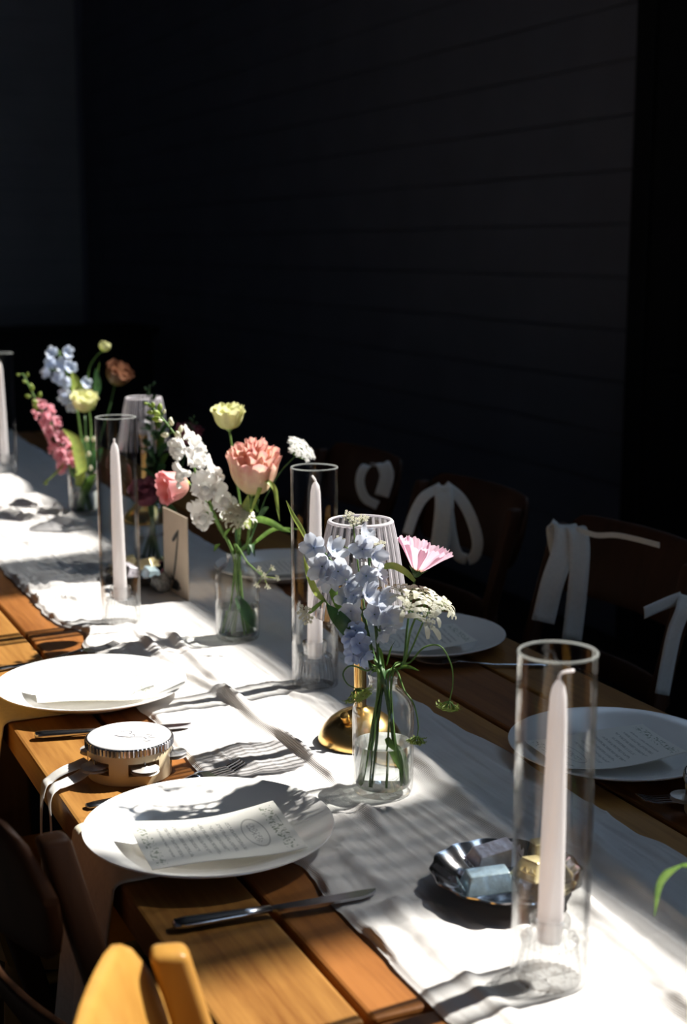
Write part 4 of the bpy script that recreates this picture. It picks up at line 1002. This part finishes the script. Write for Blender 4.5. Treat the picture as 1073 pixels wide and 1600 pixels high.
leaf_part(t, [(0.8528,2.2467,0.9026), (0.8619,2.2241,0.9218), (0.8793,2.2084,0.9388), (0.8955,2.1906,0.9429), (0.9279,2.1753,0.9408)], .007, 'leaf', (0, 0, 1))
leaf_part(t, [(0.8685,2.2493,0.9503), (0.8761,2.2380,0.9673), (0.8809,2.2263,0.9756)], .010, 'leaf_dark', (0, 0, 1)); leaf_part(t, [(0.8715,2.2505,0.9633), (0.8611,2.2475,0.9803), (0.8564,2.2411,0.9928)], .008, 'leaf', (1, 0, 0))
leaf_part(t, [(0.8310,2.2330,0.8960), (0.8253,2.2292,0.9195), (0.8196,2.2254,0.9429)], .010, 'leaf_dark'); leaf_part(t, [(0.8428,2.2271,0.8939), (0.8448,2.2194,0.9153), (0.8456,2.2039,0.8960)], .010, 'leaf_dark')
leaf_part(t, [V1 + Vector((-.004, -.008, .075)), V1 + Vector((.012, -.014, .045)), V1 + Vector((.026, -.012, .018))], .022, 'leaf_dark', (.5, .2, .8))

# ---- vase 2
dl = floret_delph('a', 'p_blue'); bb = bud_mesh('db', 'p_blue', .014)
def dirs(p, sx, sy): return (TOV + Vector((.9 * sx, -.4 * sx, sy))).normalized()
b = V2 + Vector((-0.0165, 0.0120, .012)); t = flower('delphinium', 'pale grey blue delphinium spray leaning left over the hurricane glass', 'flower', b, G2)
p = stem_part(t, [b, b.lerp(V2 + Vector((-.004, 0, .148)), .55), V2 + Vector((.002, .002, .147)), (0.7362,1.5137,0.9143), (0.7247,1.5247,0.9696), (0.7086,1.5346,1.0092), (0.6927,1.5412,1.0334), (0.6801,1.5509,1.0525)], .0030, .0013, 'stem_dark')
place_florets(t, [((0.6671,1.5405,1.0548), (-.3, -1, .3), 1.0), ((0.6706,1.5237,1.0350), (-.5, -1, .1), 1.05), ((0.6898,1.5346,1.0492), (.3, -1, .6), 1.0), ((0.6875,1.5147,1.0290), (-.2, -1, -.1), 1.05), ((0.7003,1.5113,1.0135), (.1, -1, .2), .95),
                  ((0.6777,1.5227,1.0188), (-.6, -.8, -.4), .85), ((0.7042,1.5067,0.9999), (-.1, -1, .0), .95), ((0.7003,1.5184,0.9937), (-.6, -1, .2), .85)], dl, 1, p)
b = V2 + Vector((0.0200, -0.0092, .012)); t = flower('delphinium', 'pale blue delphinium standing upright in front of the lamp shade', 'flower', b, G2)
p = stem_part(t, [b, b.lerp(V2 + Vector((.0, -.002, .148)), .55), V2 + Vector((-.002, -.004, .147)), (0.7369,1.5028,0.9171), (0.7341,1.5081,0.9645), (0.7328,1.5165,1.0027), (0.7348,1.5280,1.0361), (0.7371,1.5386,1.0658)], .0030, .0012, 'stem_dark')
place_florets(t, [((0.7320,1.5297,1.0655), (.1, -1, .5), .85), ((0.7203,1.5158,1.0533), (-.3, -1, .3), .95), ((0.7316,1.5091,1.0457), (.4, -1, .2), .95), ((0.7385,1.5071,1.0241), (.8, -.8, .2), .85), ((0.7199,1.5041,1.0226), (-.2, -1, .1), .9),
                  ((0.7154,1.4909,1.0023), (0, -1, .1), 1.0), ((0.7337,1.4866,0.9950), (.5, -1, .3), 1.05), ((0.7358,1.4766,0.9782), (.5, -1, -.1), 1.1), ((0.7213,1.4836,0.9797), (-.1, -1, .1), .95), ((0.7302,1.4756,0.9609), (.3, -1, -.5), .95), ((0.6958,1.4960,0.9835), (-.5, -1, .1), .9)], dl, 2, p)
b = V2 + Vector((-0.0142, -0.0023, .012)); t = flower('delphinium', 'short blue delphinium hanging low at the left of the vase', 'flower', b, G2)
p = stem_part(t, [b, b.lerp(V2 + Vector((-.004, -.004, .148)), .55), V2 + Vector((.0, .004, .147)), (0.7275,1.5047,0.9056), (0.7134,1.5007,0.9366), (0.7086,1.5015,0.9569)], .0022, .0014, 'stem_dark')
place_florets(t, [((0.6990,1.4900,0.9609), (-.2, -1, .1), .85), ((0.6932,1.4903,0.9496), (-.4, -1, 0), .8), ((0.6985,1.4765,0.9486), (.1, -1, .0), .85), ((0.6927,1.4819,0.9345), (-.2, -1, -.3), .85), ((0.7021,1.4769,0.9315), (.2, -1, -.4), .8), ((0.6932,1.5048,0.9658), (-.6, -.8, .3), .7)], floret_delph('c', 'p_blue2', .0155), 3, p)
# cosmos
b = V2 + Vector((0.0189, -0.0021, .012)); t = flower('cosmos', 'single pale pink cosmos with toothed petals facing up', 'flower', b, G2)
stem_part(t, [b, b.lerp(V2 + Vector((.004, .002, .148)), .55), V2 + Vector((.004, .002, .148)), (0.7685,1.5026,0.9051), (0.7778,1.5079,0.9516), (0.7858,1.5121,0.9903), (0.7909,1.5137,1.0096)], .0016, .0013, 'stem_dark')
h = MB().add(*lathe([(0, -.004), (.0022, -.003), (.0058, .001), (.0072, .0045), (.003, .006), (0, .006)], 12))
for k in range(8):
    a = 2 * PI * k / 8; h.add(*tube([Vector((.004 * math.cos(a), .004 * math.sin(a), .002)), Vector((.0125 * math.cos(a), .0125 * math.sin(a), .009))], lambda q: .0014 * (1 - .8 * q), 5))
bl = h.build('bloom', M['stem_dark'], t); bl.location = Vector((0.7927,1.5140,1.0151)) - t.location; bl.rotation_mode = 'QUATERNION'; bl.rotation_quaternion = quat((.30, -.10, 1))
pr = [(.003, .004), (.009, .0095), (.0175, .0205), (.025, .031), (.0325, .0405)]
for k in range(8):
    me = pet_mesh(('cos', k % 2), M['p_cosmos'], pr, PI / 8 * 1.65, .0018, 8.0, k * 1.7, notch=.0026, drop=.04, nv=20)
    link('petal', me, bl, None, Quaternion((0, 0, 1), 2 * PI * k / 8 + .2) @ Quaternion((0, 1, 0), .0 + .06 * (k % 2)))
MB().add(*sphere(.006, 10, 6, (0, 0, .009), (1, 1, .6))).build('disc', M['p_yellow'], bl)
# orlaya lace
b = V2 + Vector((0.0193, -0.0155, .012)); t = flower('lace_flower', 'white lace flower with broad outer petals under the pink cosmos', 'flower', b, G2)
stem_part(t, [b, b.lerp(V2 + Vector((.002, .006, .148)), .55), V2 + Vector((.006, -.002, .148)), (0.7611,1.4848,0.9109), (0.7667,1.4794,0.9518), (0.7731,1.4755,0.9744)], .0017, .0012)
ou = umbellet('orlb', 'p_cream', .0085, 9, 1.15, 15)
umbel(t, (0.7729,1.4750,0.9714), (.10, -.42, 1), .038, 8, ou, 16, .06, 'stem', 1.15)
b = V2 + Vector((0.0224, 0.0008, .012)); t = flower('lace_flower', 'loose white lace flower reaching right below the pink cosmos', 'flower', b, G2)
stem_part(t, [b, b.lerp(V2 + Vector((.006, -.002, .148)), .55), V2 + Vector((.007, .0, .148)), (0.7690,1.4934,0.9157), (0.7821,1.4838,0.9530), (0.7907,1.4792,0.9772)], .0014, .0010)
umbel(t, (0.7876,1.4798,0.9734), (.55, -.35, 1), .032, 7, ou, 18, .1, 'stem', 1.0)
b = V2 + Vector((-0.0104, 0.0158, .012)); t = flower('blossom_sprig', 'thin sprig with three tiny cream blossoms in front of the lamp shade rim', 'flower', b, G2)
p = stem_part(t, [b, b.lerp(V2 + Vector((.0, .006, .148)), .55), V2 + Vector((-.004, .004, .148)), (0.7387,1.5317,0.9256), (0.7390,1.5549,0.9855), (0.7360,1.5675,1.0403), (0.7354,1.5738,1.0701)], .0013, .0009)
bs2 = umbellet('sprig2', 'p_cream', .0062, 9, .0, 29)
for k, q in enumerate([(0.7299,1.5789,1.0826), (0.7462,1.5706,1.0787), (0.7345,1.5700,1.0765), (0.7133,1.5694,1.0533), (0.7605,1.5523,1.0484)]):
    link('floret_cluster', bs2[k % 3], t, Vector(q) - t.location, quat((TOV + Vector((0, 0, .7))).normalized()), 1.15)
    a_ = p[-1] if k < 3 else p[-7]
    MB().add(*tube(smooth_path([a_, (a_ + Vector(q) - t.location) / 2 + Vector((0, 0, -.003)), Vector(q) - t.location], 3), .0007, 5)).build('twig', M['stem'], t)
b = V2 + Vector((-0.0217, 0.0055, .012)); t = flower('leaf_spray', 'broad green leaves and arching blade in the blue flower vase', 'foliage', b, G2)
stem_part(t, [b, b.lerp(V2 + Vector((-.004, .004, .148)), .55), V2 + Vector((-.005, -.002, .148)), (0.7248,1.5136,0.9157), (0.7077,1.5179,0.9530), (0.6857,1.5220,0.9785), (0.6717,1.5323,0.9975)], .0018, .0010)
leaf_part(t, [(0.7127,1.5064,0.9352), (0.6920,1.4932,0.9609), (0.6774,1.4980,0.9795), (0.6700,1.5095,0.9917)], .019, 'leaf_dark', (.8, -.2, .6))
leaf_part(t, [(0.7068,1.5122,0.9505), (0.6963,1.5172,0.9785), (0.6915,1.5347,0.9989), (0.6849,1.5467,1.0154)], .015, 'leaf', (.8, -.2, .5))
leaf_part(t, [(0.6768,1.5284,0.9899), (0.6658,1.5304,1.0025), (0.6590,1.5377,1.0230), (0.6571,1.5486,1.0447)], .008, 'leaf_lime', (.9, -.3, .3))
leaf_part(t, [(0.6753,1.5754,1.0522), (0.6682,1.5826,1.0716), (0.6608,1.5891,1.0871), (0.6543,1.5957,1.1049)], .006, 'leaf_lime', (.9, -.3, .3))
leaf_part(t, [(0.6755,1.5293,0.9914), (0.6610,1.5234,0.9847), (0.6505,1.5264,0.9757)], .006, 'leaf', (0, 0, 1))
link('floret_cluster', bs2[0], t, Vector((0.6443,1.5195,0.9827)) - t.location, quat(TOV), 1.4); link('floret_cluster', bs2[1], t, Vector((0.6478,1.5160,0.9737)) - t.location, quat(TOV), 1.0)
leaf_part(t, [(0.7884,1.5090,1.0085), (0.7757,1.5118,1.0212), (0.7598,1.5152,1.0292), (0.7452,1.5209,1.0246), (0.7344,1.5235,1.0131)], .009, 'leaf_lime', (.3, -.3, 1))
for a_, b_ in [((0.7396,1.4939,0.9070), (0.7218,1.4756,0.9421)), ((0.7478,1.4894,0.9032), (0.7648,1.4501,0.9135)), ((0.7427,1.4933,0.9109), (0.7463,1.4766,0.9469)), ((0.7365,1.4946,0.9032), (0.7085,1.4741,0.9045))]:
    leaf_part(t, [a_, (Vector(a_) + Vector(b_)) / 2 + Vector((0, 0, .006)), b_], .005, 'leaf', (.5, 0, .7))
leaf_part(t, [V2 + Vector((.002, -.006, .07)), V2 + Vector((.013, -.012, .045)), V2 + Vector((.022, -.012, .016))], .014, 'leaf', (.7, .1, .4))
# drooping seed heads
def seed_head(label, pts, hub, d, base, n=10, R_=.013):
    t = flower('seed_head', label, 'flower', base, G2)
    stem_part(t, [base] + pts + [hub], .0013, .0007)
    umbel(t, hub, d, R_, n, umbellet('seed', 'leaf_lime', .0042, 8, .5, 41), n, .2, 'stem', 1.15, .0007)
seed_head('green seed head dangling on a long bent stem at the right of the vase', [V2 + Vector((.009, -.004, .149)), (0.7685,1.4822,0.9147), (0.7809,1.4695,0.9351), (0.7970,1.4571,0.9380), (0.8048,1.4436,0.9166), (0.8044,1.4391,0.8939)], (0.7995,1.4375,0.8750), (-.1, 0, -1), V2 + Vector((.014, -.012, .012)))
seed_head('small green seed head hanging close against the vase side', [V2 + Vector((.010, -.006, .150)), (0.7514,1.4619,0.8864), (0.7555,1.4464,0.8744), (0.7587,1.4403,0.8518)], (0.7568,1.4381,0.8368), (-.1, 0, -1), V2 + Vector((-.002, -.012, .012)), 8, .010)
seed_head('green seed head curling left in front of the brass lamp stem', [V2 + Vector((-.010, -.006, .150)), (0.7113,1.4852,0.9106), (0.6909,1.4852,0.9195), (0.6798,1.4832,0.9120), (0.6811,1.4749,0.9015)], (0.6903,1.4694,0.8955), (.1, -.6, -.6), V2 + Vector((-.012, .014, .012)), 14, .016)

# ---- far vase A
b = VA + Vector((.01, 0, .012)); t = flower('snapdragon', 'blurred pink snapdragon spike with green tip leaning left', 'flower', b, GA)
p = stem_part(t, [b, VA + Vector((0, 0, .08)), VA + Vector((-.004, 0, .148)), (0.8440,3.4380,0.8539), (0.8256,3.4342,0.9036), (0.7978,3.4393,0.9757), (0.7659,3.4549,1.0353), (0.7376,3.4830,1.1090)], .004, .0016)
spike(t, p, .50, .86, 17, floret_snap('p', 'p_pink'), 1.30, .75, 13, 9, bud_mesh('pk', 'leaf_lime', .017), .84, 1.0, .3, 'stem', .008, TOV)
leaf_part(t, [(0.8508,3.4301,0.8306), (0.8504,3.3963,0.8834), (0.8390,3.3923,0.9476), (0.8107,3.4006,0.9795)], .030, 'leaf_lime', (.9, -.4, .2))
leaf_part(t, [(0.8258,3.4223,0.9004), (0.7968,3.3976,0.8787), (0.7649,3.3852,0.8559), (0.7586,3.3863,0.8468)], .020, 'leaf_lime', (.7, -.3, .6))
b = VA + Vector((-.01, .008, .012)); t = flower('delphinium', 'blurred sky blue delphinium in the far vase', 'flower', b, GA)
p = stem_part(t, [b, VA + Vector((0, .004, .08)), VA + Vector((.0, .004, .148)), (0.8864,3.5202,0.9130), (0.8820,3.5417,1.0086), (0.8676,3.5646,1.0882), (0.8521,3.5853,1.1551)], .004, .0016)
place_florets(t, [((0.8299,3.5610,1.1509), (-.4, -1, .4), 1.1), ((0.8623,3.5468,1.1541), (.2, -1, .6), 1.1), ((0.8201,3.5500,1.1296), (-.6, -1, .2), 1.1), ((0.8458,3.5369,1.1233), (0, -1, .3), 1.2), ((0.8656,3.5263,1.1154), (.4, -1, .2), 1.1), ((0.8125,3.5490,1.1075), (-.6, -1, -.1), 1.0), ((0.8375,3.5343,1.0918), (-.2, -1, -.2), 1.2), ((0.8488,3.5159,1.0817), (0, -1, 0), 1.1),
                  ((0.8490,3.5084,1.0456), (-.4, -1, .1), 1.3), ((0.8558,3.5005,1.0220), (0, -1, -.2), 1.0), ((0.8960,3.5043,1.0760), (.3, -1, .4), 1.0)], floret_delph('f', 'p_blue3', .0155), 8, p)
leaf_part(t, [(0.8859,3.5180,1.0108), (0.8763,3.4991,1.0613), (0.8630,3.5038,1.1092)], .032, 'leaf_lime', (.9, -.4, 0))
b = VA + Vector((.012, -.008, .012)); t = flower('lisianthus', 'blurred pale yellow lisianthus in front of the blue delphinium', 'flower', b, GA)
stem_part(t, [b, VA + Vector((0, 0, .08)), VA + Vector((.002, -.002, .148)), (0.8803,3.4575,0.9213), (0.8835,3.4720,0.9996)], .003, .0025, 'stem_dark')
lisianthus(t, (0.8820,3.4643,1.0132), (-.05, -.35, 1), .030, 'p_yellow', 3, .2, .12, 'yA', 'stem')
b = VA + Vector((-.006, -.014, .012)); t = flower('lisianthus', 'blurred arching stem with a cream yellow bud at the top', 'flower', b, GA)
stem_part(t, [b, VA + Vector((.004, 0, .08)), VA + Vector((.004, .002, .148)), (0.9095,3.5161,0.9448), (0.9093,3.5389,1.0564), (0.9195,3.5456,1.1121), (0.9396,3.5429,1.1440), (0.9552,3.5380,1.1551)], .003, .0018)
lisianthus(t, (0.9536,3.5384,1.1535), (.35, -.1, 1), .0145, 'p_yellow', 2, .2, -.25, 'yB', 'stem')
leaf_part(t, [(0.9287,3.5268,1.0404), (0.9289,3.5112,1.0742), (0.9264,3.5094,1.1146)], .020, 'leaf_dark', (.9, -.4, 0)); leaf_part(t, [(0.9203,3.5241,1.0086), (0.9290,3.5315,1.0643), (0.9443,3.5375,1.1280)], .008, 'leaf', (.9, -.4, 0))
b = VA + Vector((.016, .008, .012)); t = flower('lisianthus', 'blurred amber brown lisianthus standing in shadow', 'flower', b, GA)
stem_part(t, [b, VA + Vector((.004, .004, .08)), VA + Vector((.006, .004, .148)), (0.9341,3.5637,0.9047), (0.9769,3.5859,0.9996), (0.9997,3.5997,1.0638)], .003, .002, 'stem_dark')
lisianthus(t, (0.9954,3.6023,1.0671), (.35, -.5, .8), .033, 'p_brown', 3, .2, .10, 'bA', 'stem_dark')
b = VA + Vector((.0, .016, .012)); t = flower('leaf_spray', 'blurred dark green leaves and cream buds low in the far vase', 'foliage', b, GA)
stem_part(t, [b, VA + Vector((.002, .006, .08)), VA + Vector((.006, 0, .148)), (0.8867,3.4527,0.8570), (0.9002,3.4593,0.9199), (0.9056,3.4632,0.9513)], .003, .002, 'stem_dark')
for a_, b_, s_, mt in [((0.8867,3.4527,0.8570), (0.9076,3.4014,0.9268), .030, 'leaf_dark'), ((0.8726,3.4527,0.8256), (0.8353,3.4251,0.8803), .024, 'leaf_dark'), ((0.8772,3.4474,0.8099), (0.8885,3.3975,0.8648), .022, 'leaf'), ((0.8920,3.4566,0.8885), (0.8699,3.4250,0.9578), .024, 'leaf_dark'), ((0.8644,3.4501,0.7942), (0.8694,3.4012,0.8401), .018, 'leaf')]:
    leaf_part(t, [a_, (Vector(a_) + Vector(b_)) / 2 + Vector((0, 0, .012)), b_], s_, mt, (.8, -.4, .3))
for k, q in enumerate([(0.8760,3.4118,0.9067), (0.8902,3.4125,0.9423), (0.8744,3.4197,0.9423), (0.8776,3.4040,0.8726)]):
    link('bud', bud_mesh('cr', 'p_cream', .012), t, Vector(q) - t.location, quat((-.2, -.5, 1)), 1.0); MB().add(*tube([Vector((0.8883,3.4443,0.8743)) - t.location, Vector(q) - t.location], .0012, 5)).build('twig', M['stem'], t)

# ---- vase B behind the card
b = VB + Vector((.0, .0, .012)); t = flower('snapdragon', 'blurred leafy green spike behind the white snapdragon tip', 'foliage', b, GB)
p = stem_part(t, [b, VB + Vector((0, 0, .08)), VB + Vector((-.004, 0, .148)), (0.8787,2.8856,0.9112), (0.8907,2.9183,0.9889), (0.8951,2.9410,1.0552), (0.8951,2.9542,1.1202)], .003, .0012, 'stem_dark')
spike(t, p, 0, 0, 0, snw, 1, 1, 6, 16, bud_mesh('gB', 'leaf_dark', .020), .60, 1.0, .5, 'stem_dark', .007)
b = VB + Vector((.01, .006, .012)); t = flower('snapdragon', 'blurred thin green spike between the white and peach flowers', 'foliage', b, GB)
p = stem_part(t, [b, VB + Vector((.002, .002, .08)), VB + Vector((.004, .002, .148)), (0.9079,2.8803,0.8961), (0.9415,2.8813,0.9768), (0.9595,2.8813,1.0172), (0.9699,2.8842,1.0549)], .0026, .0010, 'stem_dark')
spike(t, p, 0, 0, 0, snw, 1, 1, 7, 10, bud_mesh('gC', 'leaf_dark', .013), .72, 1.0, .5, 'stem_dark', .005)
b = VB + Vector((-.01, -.006, .012)); t = flower('lisianthus', 'blurred dusky pink bloom behind the hurricane glass left of the card', 'flower', b, GB)
stem_part(t, [b, VB + Vector((-.002, -.002, .08)), VB + Vector((-.004, -.004, .148)), (0.8619,2.8458,0.8432), (0.8516,2.8362,0.8825)], .0026, .002, 'stem_dark')
lisianthus(t, (0.8493,2.8378,0.8852), (-.25, -.5, 1), .030, 'p_dusky', 4, .3, .16, 'dB', 'stem_dark')
b = VB + Vector((.004, -.012, .012)); t = flower('lisianthus', 'blurred dusky red bloom half hidden behind the white snapdragon', 'flower', b, GB)
stem_part(t, [b, VB + Vector((.002, -.002, .08)), VB + Vector((.004, -.004, .148)), (0.9118,2.8757,0.8827), (0.9490,2.8874,0.9687), (0.9561,2.8896,0.9957)], .0026, .002, 'stem_dark')
lisianthus(t, (0.9575,2.8893,0.9970), (.1, -.3, 1), .026, 'p_dusky', 3, .8, .12, 'dC', 'stem_dark')
b = VB + Vector((-.014, .008, .012)); t = flower('leaf_spray', 'blurred dark leaves filling the vase behind the number card', 'foliage', b, GB)
stem_part(t, [b, VB + Vector((-.002, .004, .08)), VB + Vector((-.002, .002, .148)), (0.8830,2.8754,0.8710), (0.8931,2.8844,0.9380), (0.8973,2.8934,0.9917)], .003, .0015, 'stem_dark')
rg = random.Random(77)
for k in range(13):
    z_ = k / 12; q0 = Vector((0.8820,2.8731,0.8576)).lerp(Vector((0.8979,2.9014,1.0319)), z_); a = k * 2.2
    q1 = q0 + Vector((.045 * math.cos(a), .045 * math.sin(a) - .01, .035))
    leaf_part(t, [q0, (q0 + q1) / 2 + Vector((0, 0, .012)), q1], .018, 'leaf_dark' if k % 3 else 'leaf', (math.sin(a), -math.cos(a), .2))
leaf_part(t, [(0.8840,2.8614,0.8594), (0.8879,2.8190,0.8799), (0.8955,2.7912,0.8704), (0.9031,2.7732,0.8539)], .016, 'leaf_dark', (.2, -.4, .8))

# ---- leaf drooping in from the vase outside the frame
VC = Vector((.818, .830, RZ)); b = VC + Vector((0, 0, .012)); t = flower('grass_leaf', 'single green blade drooping in at the right picture edge', 'foliage', b, 'flowers in the vase outside the frame')
stem_part(t, [b, VC + Vector((0, 0, .08)), VC + Vector((-.002, .002, .148)), VC + Vector((.004, .02, .20))], .002, .0016)
leaf_part(t, [VC + Vector((.003, .015, .185)), (0.7301,0.8680,0.9161), (0.7211,0.8972,0.9024), (0.7114,0.9092,0.8843), (0.7101,0.9142,0.8510)], .010, 'leaf', (.9, -.4, .3))
